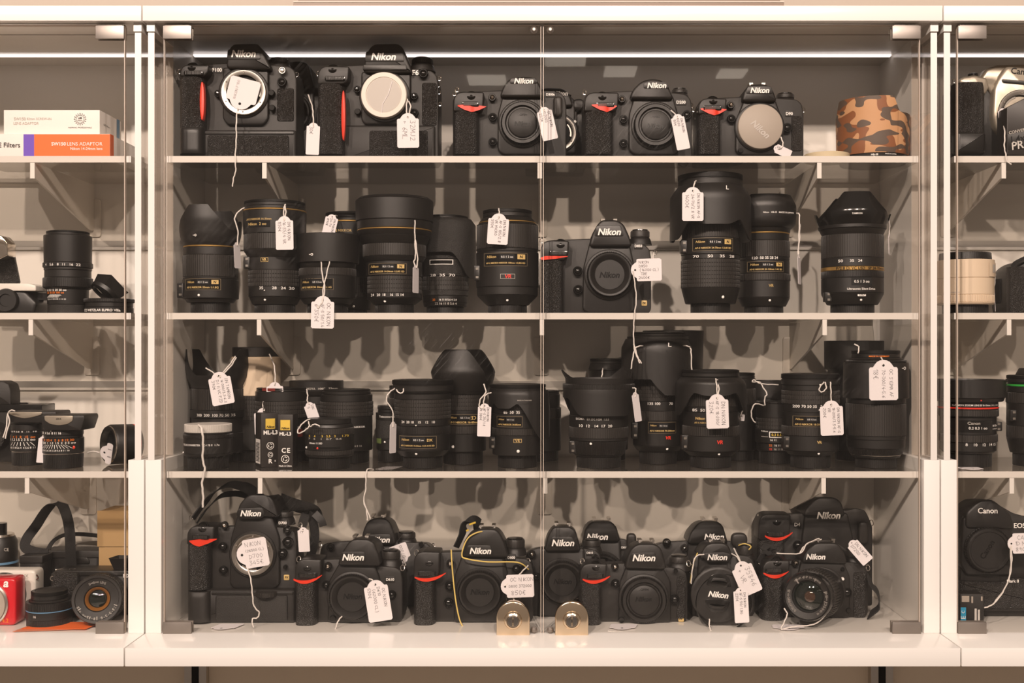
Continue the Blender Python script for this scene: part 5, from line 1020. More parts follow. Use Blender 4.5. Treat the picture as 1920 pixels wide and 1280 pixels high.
# teleconverter with pale cap and the two small boxes
L = Lens('black teleconverter with a pale ribbed cap, front left of the third shelf', 390.5, 881, 1.458, [('cap', 857, 37, 38), ('b', 852, 44, 45), ('b', 824, 45, 45), ('f', 816, 45.5, 45.5), ('b', 813, 43, 43), ('pale', 798, 43, 43)], 3, G3, name='teleconverter')
L.text('TELECONVERTER  TC-17E II  1.7x', -4, 835, 70); L.dot(-40, 850, 1.5)
def minibox(label, x0, x1, y0, y1, Y, logo, sideface):
    z0 = SHELF[3] + .0004; k = Y / F; th = Thing('carton', label, 'box', (X((x0 + x1) / 2, Y), Y + .014, z0), 'two small black cartons')
    xa, xb = X(x0, Y), X(x1, Y); zt = z0 + (y1 - y0) * k
    yy = lambda py: CY - (z0 + (y1 - py) * k) / k
    b = th.part('box', MB().box(xa, xb, Y, Y + .03, z0, zt), 'boxblack', bevel=.0004)
    cx = (x0 + x1) / 2; w = x1 - x0; e = Y - .0006
    def rect(n, a, c, p, q, m, yv=e): th.part(n, MB().add([(X(a, Y), yv, Z(yy(q), Y)), (X(c, Y), yv, Z(yy(q), Y)), (X(c, Y), yv, Z(yy(p), Y)), (X(a, Y), yv, Z(yy(p), Y))], [(0, 1, 2, 3)]), m, b, smooth=0, normals=False)
    rect('gold_label', cx - 9, cx + 9, y0 + 10, y0 + 29, 'yellow')
    T = lambda s2, x, y, ww, m='ink', n='print', **q: th.part(n, text_mb(s2, x, yy(y), ww, Y - .0009, **q), m, b, smooth=0, normals=False)
    T('Nikon', cx, y0 + 25.5, 15, 'darkink', **NIK); T('ML-L3', cx, y0 + 36, w * .78, bold=.03)
    if logo == 'ce': T('CE', cx + 1, y0 + 67, 16, bold=.02, sp=1.2); ring = [(cx, y0 + 83, 7.5)]; T('Made in China', cx, y0 + 96, 24, bold=.01)
    else: ring = [(cx, y0 + 61, 7), (cx, y0 + 78, 5)]; T('R', cx, y0 + 90, 7, bold=.02); T('R', cx + 9, y0 + 90, 2.5)
    for (a, c2, r) in ring:
        m = MB().lathe((X(a, Y), Y - .0008, Z(yy(c2), Y)), [(r * k, 0), (r * k * .86, 0)], 28, 'y', close=False); th.part('recycling_mark', m, 'ink', b, smooth=0, normals=False)
        for t in range(3):
            aa = 2 * PI * t / 3 + .5; m = MB().tube([Vector((X(a, Y) + math.cos(aa + u) * r * k * .5, Y - .0007, Z(yy(c2), Y) + math.sin(aa + u) * r * k * .5)) for u in (0, .5, 1.0, 1.4)], r * k * .12, 4); th.part('recycling_arrow', m, 'ink', b, smooth=0)
    if sideface:                                            # printed left side with barcode label
        xs = xa - .0005; yc = Y + .015
        th.part('barcode_label', MB().add([(xs, Y + .003, z0 + .004), (xs, Y + .027, z0 + .004), (xs, Y + .027, z0 + .036), (xs, Y + .003, z0 + .036)], [(0, 1, 2, 3)]), 'boxwhite', b, smooth=0, normals=False)
        m = MB()
        for i in range(14): z = z0 + .007 + i * .0018; m.add([(xs - .0003, Y + .006, z), (xs - .0003, Y + .024, z), (xs - .0003, Y + .024, z + .0009), (xs - .0003, Y + .006, z + .0009)], [(0, 1, 2, 3)])
        th.part('barcode', m, 'darkink', b, smooth=0, normals=False)
    return th
t = minibox('small black carton turned to show a barcode side, third shelf left', 479, 513, 782, 883, 1.462, 'rec', True); t.root.rotation_euler = (0, 0, math.radians(28)); t.root.location.x += -.001; t.root.location.y += .006
minibox('small black carton with recycling marks facing front, third shelf left', 521, 549, 783, 883, 1.456, 'ce', False)

# ------------------------------------------------------------------ price tags
YT = 1.4235                                                # just inside the doors
# top shelf
tag('blank-looking tag tucked inside the bare silver mount, top shelf', (447, 205), (462, 148), 58, Y1 - .0135, ('NIKON F100',), [[(445, 203, Y1 - .0145), (443, 230, 1.432), (443, 262, 1.428), (441, 296, 1.4165), (442, 320, 1.4165), (438, 334, 1.4165), (436, 350, 1.4165)]], pw=.0002)
tag('small tag hanging between the two film cameras on the top shelf', (588, 230), (585.5, 290), 25, 1.452, ('', '30€'), [[(578, 178, 1.49), (585, 198, 1.47), (587, 215, 1.453), (588, 238, 1.4515)]])
tag('tag hanging against the film camera with the milky cap', (764.6, 212), (765.6, 277), 41, 1.434, ('32MJ2', '+ 6ML'), [[(766, 190, 1.452), (770, 200, 1.440), (765, 221, 1.4335)], [(764, 186, 1.452), (762, 205, 1.44), (765, 221, 1.4335)]])
tag('tag crossing the gap between the doors on the top shelf', (1018.6, 201), (1032.6, 262), 29, 1.442, ('OC NIKON', 'D300S', '250€'), [[(1014, 200, 1.452), (1018, 204, 1.4425), (1021, 209, 1.4415)]])
tag('narrow tag beside the cap of the camera with the rounded hump, top shelf', (1269, 214), (1282, 280), 25, 1.446, ('DN NIKON', 'D200', '150€'), [[(1258, 207, 1.455), (1265, 213, 1.448), (1271, 222, 1.4455)]])
tag('creased tag slumped at the foot of the camera with the taupe cap', (1451, 276), (1484, 290), 17, 1.446, ('D90',), [[(1464, 257, 1.455), (1468, 268, 1.45), (1466, 276, 1.447), (1459, 279, 1.4455)]], tilt=-.15)
# second shelf
tag('tag seen edge-on beside the leftmost lens of the second shelf', (443.5, 454), (446, 503), 22, 1.448, ('', ''), [[(461, 388, 1.462), (448, 396, 1.455), (440, 410, 1.45), (446, 432, 1.448), (445, 460, 1.447)]], yaw=74)
tag('tag on the lens with the gold line below its cap', (533, 405), (534, 468), 33, YT, ('DN NIKON', '16-35/4 VR', '850€'), [[(535, 383, 1.43), (532, 394, 1.426), (533, 414, 1.423)], [(534, 384, 1.43), (536, 398, 1.426), (533, 414, 1.423)]])
tag('small tilted tag on the half-hidden lens behind the plain round hood', (624, 402), (615, 440), 24, 1.50, ('DN NIKON', '24-70', '890€'), [[(632, 405, 1.52), (628, 404, 1.505), (623, 409, 1.4995)]])
tag('tag dangling below the edge of the second shelf', (605.5, 554.5), (604.5, 615.5), 43, 1.4145, ('OC NIKON', 'AF-S 50/1.4', '6 350€'), [[(602, 490, 1.434), (605, 520, 1.424), (609, 540, 1.417), (605, 565, 1.4138)], [(618, 490, 1.434), (611, 520, 1.424), (606, 542, 1.417), (605, 565, 1.4138)], [(605, 565, 1.4138), (597, 577, 1.4138), (594, 572, 1.4138)]])
tag('long tag seen edge-on in front of the bulbous wide zoom', (779.5, 496), (779, 549), 24, 1.430, ('', ''), [[(778, 413, 1.434), (778, 450, 1.431), (779, 480, 1.43), (776, 492, 1.43), (781, 502, 1.429)], [(779, 450, 1.431), (783, 486, 1.43), (781, 502, 1.429)]], yaw=70)
tag('tag over the ribbed ring of the stout macro lens', (936, 400), (932, 458), 39, 1.426, ('DN NIKON', 'AF-S 105/2.8', 'VR MICRO', '550€'), [[(935, 391, 1.436), (936, 398, 1.428), (935, 410, 1.4255)]])
tag('sideways tag hanging at the right of the lone camera on the second shelf', (1183, 506.5), (1240.5, 505), 42, YT, ('NIKON', 'D850', '(16000 CL)', 'TBE', '2400€'), [[(1226, 474, 1.44), (1224, 488, 1.43), (1222, 496, 1.4245)], [(1187, 508, 1.4228), (1190, 530, 1.421), (1193, 560, 1.417), (1190, 588, 1.4162), (1188, 620, 1.4160), (1189, 645, 1.416), (1196, 670, 1.416), (1199, 681, 1.416)], [(1188, 645, 1.416), (1192, 664, 1.416), (1203, 681, 1.416)]], horiz=True)
tag('tag near the rim of the tallest lens on the second shelf', (1299, 350.5), (1299, 414), 40, 1.420, ('DN NIKON AF-S', '24-70/2.8 VR', '1400€'), [[(1305, 339, 1.434), (1302, 344, 1.424), (1300, 360, 1.4195)]])
tag('edge-on tag hanging from the hood of the lens behind the tallest one', (1497.5, 476), (1499, 533), 26, 1.470, ('', ''), [[(1494, 400, 1.49), (1499, 404, 1.48), (1498, 440, 1.47), (1497, 470, 1.47), (1498, 484, 1.469)], [(1500, 420, 1.48), (1499, 450, 1.47), (1496, 472, 1.47), (1498, 484, 1.469)]], yaw=66)
tag('shaded edge-on tag on the right of the lens with the gold band', (1666, 440), (1667, 478), 24, 1.470, ('',), [[(1666, 405, 1.48), (1668, 425, 1.475), (1666, 446, 1.4695)]], yaw=70)
# third shelf
tag('tag hanging in the fork of the leftmost hood on the third shelf', (409, 697), (420, 758), 42, 1.480, ('DN TAMRON', '16-300/3.5-6.3', 'DI II VC PZD', '390€'), [[(386, 690, 1.49), (398, 697, 1.484), (409, 706, 1.4792)], [(441, 668, 1.495), (430, 684, 1.487), (411, 706, 1.4792)], [(443, 670, 1.495), (433, 686, 1.487), (412, 708, 1.4792)]])
tag('tag half sunk behind the red-edged cap on the third shelf', (515, 716), (516, 752), 31, 1.503, (), [[(505, 664, 1.53), (514, 685, 1.515), (516, 712, 1.503), (515, 722, 1.5022)]])
tag('tag poking up behind the two small cartons', (495, 764), (497, 815), 38, 1.505, (), [[(498, 746, 1.508), (493, 756, 1.505), (495, 770, 1.5042)], [(501, 746, 1.508), (499, 756, 1.505), (496, 770, 1.5042)]])
tag('curled tag standing on edge behind the squat prime lens', (578, 754), (589, 786), 22, 1.478, ('DN', '5'), [[(575, 730, 1.49), (577, 742, 1.482), (576, 750, 1.479), (579, 758, 1.4772)]], yaw=30)
tag('white card lying on top of the squat prime lens, its string looping left', (612, 788.3), (612, 788), 30, 1.462, (), [[(600, 788, 1.45), (580, 786, 1.445), (566, 795, 1.438), (558, 808, 1.434), (562, 812, 1.432), (575, 804, 1.430), (580, 798, 1.430), (578, 790, 1.436)], [(582, 800, 1.42), (590, 795, 1.418), (600, 799, 1.416)]], flat=(0.010, .042, 0))
tag('edge-on tag left of the wide zoom with the gold name plate', (737, 790), (736, 849), 20, 1.440, (), [[(740, 728, 1.45), (728, 738, 1.445), (725, 752, 1.442), (736, 770, 1.44), (737, 800, 1.4392)], [(743, 730, 1.424), (748, 736, 1.4225), (755, 736, 1.4225), (757, 728, 1.424)]], yaw=62)
tag('card lying at the shelf edge with its string dropping to the camera below', (716, 880.5), (716, 880), 34, 1.445, (), [[(700, 880, 1.44), (690, 879, 1.425), (686, 890, 1.4155), (686, 915, 1.4155), (682, 940, 1.4155), (690, 960, 1.4155), (695, 972, 1.4155)], [(682, 940, 1.4152), (687, 955, 1.4152), (689, 975, 1.4152)]], flat=(0.012, .040, 0))
tag('tag left of the swept-down reversed hood, on two strings', (909, 756), (907, 818), 25, 1.4285, ('DN NIKON', 'AF-S 35/1.8', 'VR 380€'), [[(907, 720, 1.44), (911, 735, 1.432), (901, 748, 1.43), (899, 762, 1.4282), (907, 766, 1.4278)], [(921, 736, 1.434), (911, 740, 1.431), (907, 752, 1.429), (907, 766, 1.4278)]])
tag('tag tip showing in front of the collared lens at the back', (1127, 712), (1124, 725), 13, 1.532, (), [[(1130, 690, 1.535), (1129, 702, 1.533), (1127, 714, 1.5315)]])
tag('narrow twisted tag between the skirted wide lens and the tall telephoto', (1190, 735), (1197, 790), 20, 1.436, ('', ''), [[(1186, 727, 1.445), (1192, 729, 1.44), (1191, 744, 1.4352)]], yaw=46)
tag('loose end of a tag showing past the tent-shaped hood', (1384, 782), (1396, 783), 12, 1.48, ('DN',), [[(1392, 770, 1.478), (1390, 776, 1.479), (1387, 782, 1.4795)]])
tag('tag in front of the lens with the tent-shaped hood', (1344, 738.5), (1346, 803), 42, 1.4215, ('DN NIKON', 'AF-S 18-200/', '320€'), [[(1342, 710, 1.434), (1344, 724, 1.425), (1345, 748, 1.421)], [(1345, 712, 1.434), (1348, 730, 1.425), (1345, 748, 1.421)]])
tag('tag lying on the cap of the older prime lens with knotted strings', (1444, 761), (1444, 760.5), 28, 1.51, (), [[(1432, 760, 1.495), (1416, 757, 1.486), (1409, 770, 1.484), (1410, 784, 1.484), (1416, 792, 1.484)], [(1434, 760, 1.49), (1434, 745, 1.49), (1438, 738, 1.492), (1430, 725, 1.50), (1424, 716, 1.51), (1411, 716, 1.51), (1414, 712, 1.51), (1426, 719, 1.51), (1460, 721, 1.51)]], flat=(.006, .036, 0))
tag('tag on the superzoom lens, hanging from a looped string', (1558, 750.5), (1560.5, 816), 43, 1.4215, ('DN NIKON AF-S', '18-200/3.5-5.6', 'VR', '200€'), [[(1557, 716, 1.43), (1558, 735, 1.425), (1559, 762, 1.421)], [(1545, 716, 1.43), (1536, 728, 1.428), (1540, 735, 1.428), (1549, 728, 1.428), (1547, 716, 1.43)]])
tag('large tag over the plain hood of the ribbed telephoto, rightmost on the third shelf', (1656, 674.5), (1657, 750), 54, 1.4245, ('OC SIGMA AF', '70-300/4-5.6', '18€'), [[(1602, 645, 1.46), (1610, 650, 1.455), (1609, 662, 1.45)], [(1652, 670, 1.44), (1655, 676, 1.43), (1655, 684, 1.424)]])
tag('white cord hanging from the cap of the pale-capped teleconverter, with its card on top', (392, 797), (392, 796.5), 30, 1.452, (), [[(372, 797, 1.43), (378, 803, 1.416), (381, 830, 1.4145), (380, 860, 1.4145), (384, 880, 1.4145), (379, 905, 1.4145), (381, 930, 1.4145), (380, 951, 1.4145)]], flat=(.002, .03, 0), srad=.0014)
# strings over the tall telephoto
tag('small card hooked behind the tall telephoto rim, white string over both sides', (1236, 640), (1237, 660), 10, 1.60, (), [[(1183, 692, 1.455), (1187, 668, 1.458), (1192, 652, 1.468), (1205, 648, 1.48), (1240, 646, 1.60)], [(1240, 646, 1.60), (1284, 648, 1.48), (1294, 652, 1.472), (1296, 664, 1.468), (1297, 698, 1.466)]])
# bottom compartment
tag('crumpled card stuffed inside the bare mount at bottom left', (444, 1042), (502, 1032), 54, Y4 - .0135, ('NIKON', '(26500 CL)', 'D700', '345€'), [[(464, 1066, 1.455), (470, 1085, 1.436), (473, 1110, 1.430), (476, 1135, 1.428), (486, 1148, 1.43), (482, 1158, 1.43), (473, 1160, 1.428), (475, 1176, 1.426)]], horiz=True)
tag('tag clipped beside the strap lug of the camera with the battery grip', (568, 988), (571, 1034), 21, 1.468, ('', 'C'), [[(565, 986, 1.475), (567, 990, 1.47), (568, 996, 1.4672)]])
tag('big slanted tag across the cap of the front left camera', (702.5, 1087), (714.5, 1164), 45, 1.428, ('OC NIKON', 'D610', '(62000 CL)', '550€'), [[(692, 1085, 1.438), (698, 1087, 1.432), (703, 1096, 1.4275)], [(641, 1155, 1.435), (634, 1164, 1.430), (629, 1178, 1.427), (627, 1186, 1.425)]])
tag('tag pinned upside down on the dial of the camera peeking over the row', (757, 1056), (744, 1021), 35, 1.50, ('OC NIKON', 'D7000'), [[(757, 1064, 1.50), (760, 1058, 1.498), (756, 1050, 1.4992)]])
tag('sideways tag next to the left lock', (939, 1099.5), (1001, 1097), 43, 1.425, ('OC NIKON', 'D800 372000', '850€'), [[(990, 1060, 1.45), (972, 1078, 1.43), (946, 1098, 1.4245)], [(962, 1120, 1.43), (966, 1128, 1.428), (970, 1136, 1.426)]], horiz=True)
tag('upper of two tags beside the pinch lens cap', (1386, 1053), (1412, 1112), 40, 1.428, ('35846', '+ VR'), [[(1320, 1039, 1.455), (1304, 1044, 1.45), (1298, 1070, 1.45), (1296, 1094, 1.452)], [(1372, 1038, 1.455), (1382, 1044, 1.44), (1392, 1060, 1.4275)], [(1376, 1028, 1.46), (1385, 1045, 1.44), (1393, 1060, 1.4275)]])
tag('lower narrow tag beside the pinch lens cap', (1388, 1101), (1391.5, 1167), 27, 1.4235, ('DN NIKON', 'AF-S 50/1.8G', '235€'), [[(1384, 1098, 1.43), (1389, 1102, 1.426), (1390, 1112, 1.423)], [(1330, 1160, 1.425), (1331, 1178, 1.420), (1338, 1185, 1.418), (1350, 1192, 1.412)]])
tag('tilted tag on the right shoulder of the camera with the zoom lens', (1594, 1014), (1628, 1053), 24, 1.470, ('DN NIKON', 'D7200'), [[(1540, 1011, 1.48), (1520, 1016, 1.47), (1506, 1026, 1.46), (1500, 1036, 1.455)], [(1456, 1037, 1.46), (1500, 1037, 1.455), (1512, 1020, 1.46), (1536, 1009, 1.475)], [(1470, 1140, 1.425), (1476, 1150, 1.422), (1472, 1162, 1.42), (1464, 1178, 1.4175)], [(1556, 1128, 1.422), (1548, 1152, 1.420), (1526, 1170, 1.418), (1490, 1174, 1.418), (1464, 1180, 1.4175)]])
tag('card lying flat on the bottom panel in front of the right lock', (1167, 1186), (1167, 1186), 44, 1.412, (), [[(1140, 1186, 1.409), (1150, 1190, 1.402), (1165, 1200, 1.385), (1182, 1208, 1.378), (1190, 1204, 1.380)]], flat=(0, .03, .002)) if False else None
tag('white card lying flat in front of the camera with the orange accent', (1165, 1180), (1165, 1180), 50, 1.416, (), [[(1140, 1183, 1.415), (1150, 1184, 1.413), (1170, 1185, 1.4125)]], flat=(.006, .028, .0))
tag('white card lying flat under the battery grip at bottom left', (410, 1180), (410, 1180), 46, 1.4165, (), [], flat=(.01, .03, .0))
tag('white card lying flat below the zoom lens at bottom right', (1480, 1181), (1480, 1181), 60, 1.4150, (), [], flat=(.004, .028, .0))

# ------------------------------------------------------------------ left cabinet
def carton(label, x0, x1, y0, Y, dep, shelf, front, z0=None, **kw):
    zb = SHELF[shelf] + .0004 if z0 is None else z0
    th = Thing('carton', label, 'box', (X((x0 + x1) / 2, Y), Y + dep / 2, zb), kw.get('group'))
    zt = Z(y0, Y); xa, xb = X(x0, Y), X(x1, Y)
    b = th.part('box', MB().box(xa, xb, Y, Y + dep, zb, zt), front, bevel=.0006)
    return th, b, zb, zt, xa, xb
def flatrect(th, b, n, a, c, p, q, Y, m): th.part(n, MB().add([(X(a, Y), Y, Z(q, Y)), (X(c, Y), Y, Z(q, Y)), (X(c, Y), Y, Z(p, Y)), (X(a, Y), Y, Z(p, Y))], [(0, 1, 2, 3)]), m, b, smooth=0, normals=False)
YL = 1.450
th, b, zb, zt, xa, xb = carton('flat orange and white adaptor carton at the bottom of the pair', -60, 206, 251, YL, .10, 1, 'boxwhite')
e = YL - .0006
flatrect(th, b, 'orange_panel', 64, 206, 251.5, 296, e, 'boxorange'); flatrect(th, b, 'purple_panel', 44, 64, 251.5, 296, e, 'boxpurple')
th.part('orange_side', MB().add([(xb + .0005, YL, zb), (xb + .0005, YL + .012, zb), (xb + .0005, YL + .012, zt), (xb + .0005, YL, zt)], [(0, 1, 2, 3)]), 'boxorange', b, smooth=0, normals=False)
T = lambda s2, x, y, ww, m='ink', Yv=e - .0004, **q: th.part('print', text_mb(s2, x, y, ww, Yv, **q), m, b, smooth=0, normals=False)
T('SW150', 110, 269.5, 27, bold=.02); T('LENS ADAPTOR', 159, 269.5, 66); T('Nikon 14-24mm lens', 162, 278.5, 60, bold=.008); T('LEE Filters', 11, 271.5, 53, 'darkink')
th, b, zb2, zt2, xa, xb = carton('white adaptor carton stacked on the orange one', 7, 187, 206, YL + .012, .075, 1, 'boxwhite', z0=zt + .0003)
th.part('side_print', text_mb('LEE Filters', 0, 0, 20, YL), 'darkink', b, smooth=0, normals=False)
o = th.root.children[-1] if False else b
for ch in b.children:
    if ch.name.startswith('side_print'):
        me = ch.data; c0x = X(0, YL); c0z = Z(0, YL)
        for v in me.vertices: x = v.co.x + th.org.x - c0x; z = v.co.z + th.org.z - c0z; v.co = Vector((xb + .0005, YL + .035 + x * 1.6, (zb2 + zt2) / 2 + z)) - th.org
th.part('blue_stripe', MB().add([(xb + .0005, YL + .070, zb2), (xb + .0005, YL + .080, zb2), (xb + .0005, YL + .080, zt2), (xb + .0005, YL + .070, zt2)], [(0, 1, 2, 3)]), 'bluering', b, smooth=0, normals=False)
e = YL + .0114
T('SW150', 37, 222.5, 22, 'greyink', e, bold=.015); T('82mm SCREW-IN', 73, 222.5, 46, 'greyink', e); T('LENS ADAPTOR', 49, 231, 47, 'greyink', e); T('INSPIRING PROFESSIONALS', 150, 239, 44, 'darkink', e); T('LEE', 150, 221, 7, 'darkink', e, bold=.02); T('Filters', 150, 225.5, 9, 'darkink', e)
m = MB(); kk = e / F
for i in range(16):
    a = 2 * PI * i / 16; c0 = P(150, 223, e - .0003); m.add([c0 + Vector((math.cos(a + d) * r * kk, 0, math.sin(a + d) * r * kk)) for d, r in ((-.06, 9), (.06, 9), (.04, 11.5), (-.04, 11.5))], [(0, 1, 2, 3)])
m.lathe(P(150, 223, e - .0003), [(7.8 * kk, 0), (7.2 * kk, 0)], 28, 'y', close=False)
th.part('sun_emblem', m, 'darkink', b, smooth=0, normals=False)
# second shelf, left
GL = 'items in the left cabinet'
L = Lens('tall black telephoto prime standing upright in the left cabinet', 127.5, 584, 1.476, [('x', 567, 35, 35), ('b', 538, 36, 37), ('b', 535, 40, 42), ('f', 517, 44, 44), ('b', 503, 41, 41), ('b', 498, 42, 42), ('b', 489, 44, 44), ('b', 438, 42, 42.5), ('fc', 430, 38, 38)], 2, GL)
L.text('8 10 15 20 30 oo', -8, 540.5, 40); L.text('25 30 50 100 oo', -10, 545.5, 36, 'orange'); L.text('4    5.6    8   11   16  22', 4, 494, 62)
m = MB()
for i in range(13):
    u = (i - 6) / 6; m.add([(L.x + (-.006 + u * .006), L.Y - L.rad(550) - .0006, L.zz(549)), (L.x + (-.0054 + u * .006), L.Y - L.rad(550) - .0006, L.zz(549)), (L.x + (-.0054 + u * .011), L.Y - L.rad(550) - .0006 + abs(u) * .002, L.zz(555)), (L.x + (-.006 + u * .011), L.Y - L.rad(550) - .0006 + abs(u) * .002, L.zz(555))], [(0, 1, 2, 3)])
L.th.part('depth_scale', m, 'ink', smooth=0, normals=False); L.text('22 16 11 8 4 4 8 11 16 22', -8, 557.5, 38)
L = Lens('flat close-up attachment with engraved white lettering in the left cabinet', 205, 584, 1.474, [('b', 572, 43, 43), ('b', 563, 42, 42), ('f', 556, 45, 45)], 2, GL, name='close_up_attachment', cat='lens attachment')
L.text('LEITZ WETZLAR ELPRO VIIa', -6, 578, 76, bold=.02)
th = Thing('lens_hood', 'open black rectangular lens hood resting on the flat close-up attachment', 'lens hood', P(200, 556, 1.478), None)
fr = Matrix.Rotation(.55, 3, 'Y') @ Matrix.Rotation(-.5, 3, 'X'); c0 = P(203, 541, 1.478); k = 1.478 / F
th.part('frame', MB().lathe(c0, [(28 * k, -8 * k), (34 * k, 14 * k), (31.5 * k, 14 * k), (26 * k, -8 * k), (28 * k, -8 * k)], 4, frame=fr, close=False), 'satin', smooth=20)
th.part('collar', MB().lathe(c0, [(27 * k, -14 * k), (28 * k, -7 * k), (24 * k, -7 * k), (23 * k, -14 * k), (27 * k, -14 * k)], 32, frame=fr, close=False), 'plastic')
th = Thing('compact_camera', 'folding compact camera with a silver top plate, cut by the left edge', 'camera', P(10, 584, 1.49), None)
z0 = SHELF[2] + .0004
def zcl(py, Y): return max(Z(py, Y), z0)
th.part('body', MB().slab(rnd([(X(-70, 1.47), z0), (X(68, 1.47), z0), (X(74, 1.47), Z(568, 1.47)), (X(52, 1.47), Z(546, 1.47)), (X(30, 1.47), Z(544, 1.47)), (X(-70, 1.47), Z(544, 1.47))], .004), 1.462, 1.51, .003), 'plastic')
th.part('top_plate', MB().slab(poly([(-70, 531), (52, 531), (67, 535), (67, 545), (-70, 545)], 1.458, 2), 1.458, 1.515, .001), 'bodywhite')
th.part('lens_barrel', MB().lathe(P(14, 563, 1.462), [(22 * k, 0), (22 * k, .004), (20 * k, .006), (12 * k, .006), (11 * k, .004), (0, .004)], 40, 'y'), 'satin')
th.part('folding_flap', MB().slab(poly([(-70, 454), (20, 452), (36, 531), (-70, 531)], 1.50, 4), 1.50, 1.506, .001), 'leather')
th.part('finder', MB().slab(poly([(-70, 440), (2, 441), (13, 454), (14, 478), (-2, 486), (-70, 488)], 1.465, 3), 1.465, 1.49, .001), 'chrome')
th.part('hinge_block', MB().pbox(70, 88, 549, 562, 1.478, .015), 'plastic')
# third shelf, left
def rf_hood(L, x0, x1, y0, y1, panel, Y, txt=None):
    o = L.th.part('hood', MB().slab(poly([(x0, y0), (x1 - 2, y0), (x1, y0 + 6), (x1 - 6, y1 - 5), (x1 - 8, y1), (x0 + 6, y1), (x0 + 2, y1 - 8)], Y, 2), Y, Y + .046, .0012), 'satin')
    L.th.part('hood_panel', MB().slab(poly(panel, Y - .001, 3), Y - .0014, Y + .002, .0004), 'bodysilver', o)
    if txt: L.th.part('hood_lettering', text_mb(txt, (panel[0][0] + panel[1][0]) / 2, panel[0][1] + 6, 10, Y - .0018, 0, bold=.02), 'darkink', o, smooth=0, normals=False)
L = Lens('small rangefinder lens with engraved scales and a red dot, front of the left cabinet', 118.5, 879, 1.468, [('f', 853, 35, 36), ('s', 851, 36.5, 36.5), ('b', 823, 37, 37), ('b', 818, 35, 35), ('b', 809, 36, 36), ('b', 804, 34, 34)], 3, GL)
rf_hood(L, 77, 159, 778, 807, [(83, 779), (137, 779), (136, 789), (126, 795), (110, 797), (95, 795), (84, 788)], 1.440, 'LEICA')
L.text('25  3  3.5 4   5  6  8 12 30', -1, 826, 62, 'orange'); L.text('0.7 0.8  1  1.2  1.5  2  3 5 oo', -1, 831, 66); L.text('16 11 8 5.6 2.8 2 2.8 5.6 8 11 16', -4, 845, 56); L.dot(29, 840, 3, 'red'); L.text('2.8  4 5.6  8 11 16', -10, 813, 42); L.dot(-8, 809, 1.2)
def fan(L, yc, n, w0, w1, h):
    m = MB(); r = L.rad(yc) + .0005
    for i in range(n):
        u = (i / (n - 1) - .5) * 2
        def pt(x, y): x = x * L.k; return (L.x + x, L.Y - math.sqrt(r * r - x * x), L.zz(y))
        m.add([pt(u * w0 - .5, yc - h), pt(u * w0 + .5, yc - h), pt(u * w1 + .5, yc + h), pt(u * w1 - .5, yc + h)], [(0, 1, 2, 3)])
    L.th.part('depth_scale', m, 'ink', smooth=0, normals=False)
fan(L, 838, 11, 18, 28, 3.5)
L = Lens('similar small rangefinder lens behind and left of the one with a red dot', 53, 877, 1.500, [('f', 852, 28, 29), ('s', 850, 29.5, 29.5), ('b', 818, 31, 31), ('b', 812, 29, 29), ('b', 800, 31, 31), ('b', 790, 30, 30)], 3, GL)
rf_hood(L, 12, 106, 771, 792, [(16, 772), (79, 772), (78, 777), (60, 782), (45, 784), (30, 781), (18, 776)], 1.472)
L.text('2.8 4 5.6  8   11  16', 0, 812.5, 48); L.text('1   4  5   8   15  oo', 0, 823, 46, 'orange'); L.text('1 1.2 1.5 2 3 5 oo', 0, 828, 46); L.text('16 11 8 5.6 4  4 5.6 8 11', 0, 843, 46); fan(L, 836, 7, 16, 22, 3.5)
th = Thing('rangefinder_camera', 'black camera with a block viewfinder behind the engraved lenses, left edge', 'camera', P(20, 865, 1.545), None); z0 = SHELF[3] + .0004
th.part('body', MB().slab(rnd([(X(-80, 1.53), z0), (X(76, 1.53), z0), (X(78, 1.53), Z(762, 1.53)), (X(-80, 1.53), Z(762, 1.53))], .004), 1.53, 1.57, .003), 'satin')
th.part('top_plate', MB().slab(poly([(-80, 758), (78, 758), (78, 772), (-80, 772)], 1.528, 2), 1.528, 1.571, .001), 'gloss')
th.part('viewfinder', MB().slab(poly([(-40, 714), (4, 714), (16, 720), (20, 734), (20, 759), (-40, 759)], 1.53, 3), 1.53, 1.56, .002), 'matte')
th.part('shutter_dial', MB().lathe(P(44, 760, 1.545), [(9 * k, 0), (9 * k, 5 * k), (7 * k, 6 * k)], ribs=24, depth=.0004), 'gloss')
th.part('lens_barrel', MB().lathe(P(-6, 817, 1.53), [(28 * k, 0), (28 * k, .02), (25 * k, .022), (22 * k, .022), (20 * k, .018), (0, .018)], 40, 'y'), 'leather')
for pts in (((28, 770, 1.46), (20, 769, 1.462), (14, 778, 1.465), (12, 800, 1.465), (6, 820, 1.465)), ((14, 776, 1.463), (18, 790, 1.463), (13, 808, 1.463), (10, 822, 1.463))): th.part('string', MB().tube(spline([P(*q) for q in pts], 5), .0009, 6), 'string')
th = Thing('mount_adapter', 'short tube adapter lying on its side with a silver flange, beside the side pane', 'lens adapter', P(214, 879, 1.50), None)
ax = Vector((-.70, -.71, .03)).normalized(); ux = Vector((0, 0, 1)).cross(ax).normalized(); uy = ax.cross(ux); FA = Matrix((ux, uy, ax)).transposed(); c0 = P(221, 841, 1.505); c0.z = SHELF[3] + .0004 + 38 * k
th.part('tube', MB().lathe(c0, [(37 * k, -.024), (38 * k, -.02), (38 * k, .010), (36 * k, .012), (31 * k, .012)], 56, frame=FA, close=False), 'satin')
th.part('flange', MB().lathe(c0, [(35.5 * k, .0122), (35 * k, .0138), (30 * k, .0138), (29 * k, .006)], 56, frame=FA, close=False), 'silver')
th.part('bore', MB().lathe(c0, [(30 * k, .010), (27 * k, -.02), (0, -.02)], 40, frame=FA, close=False), 'void')
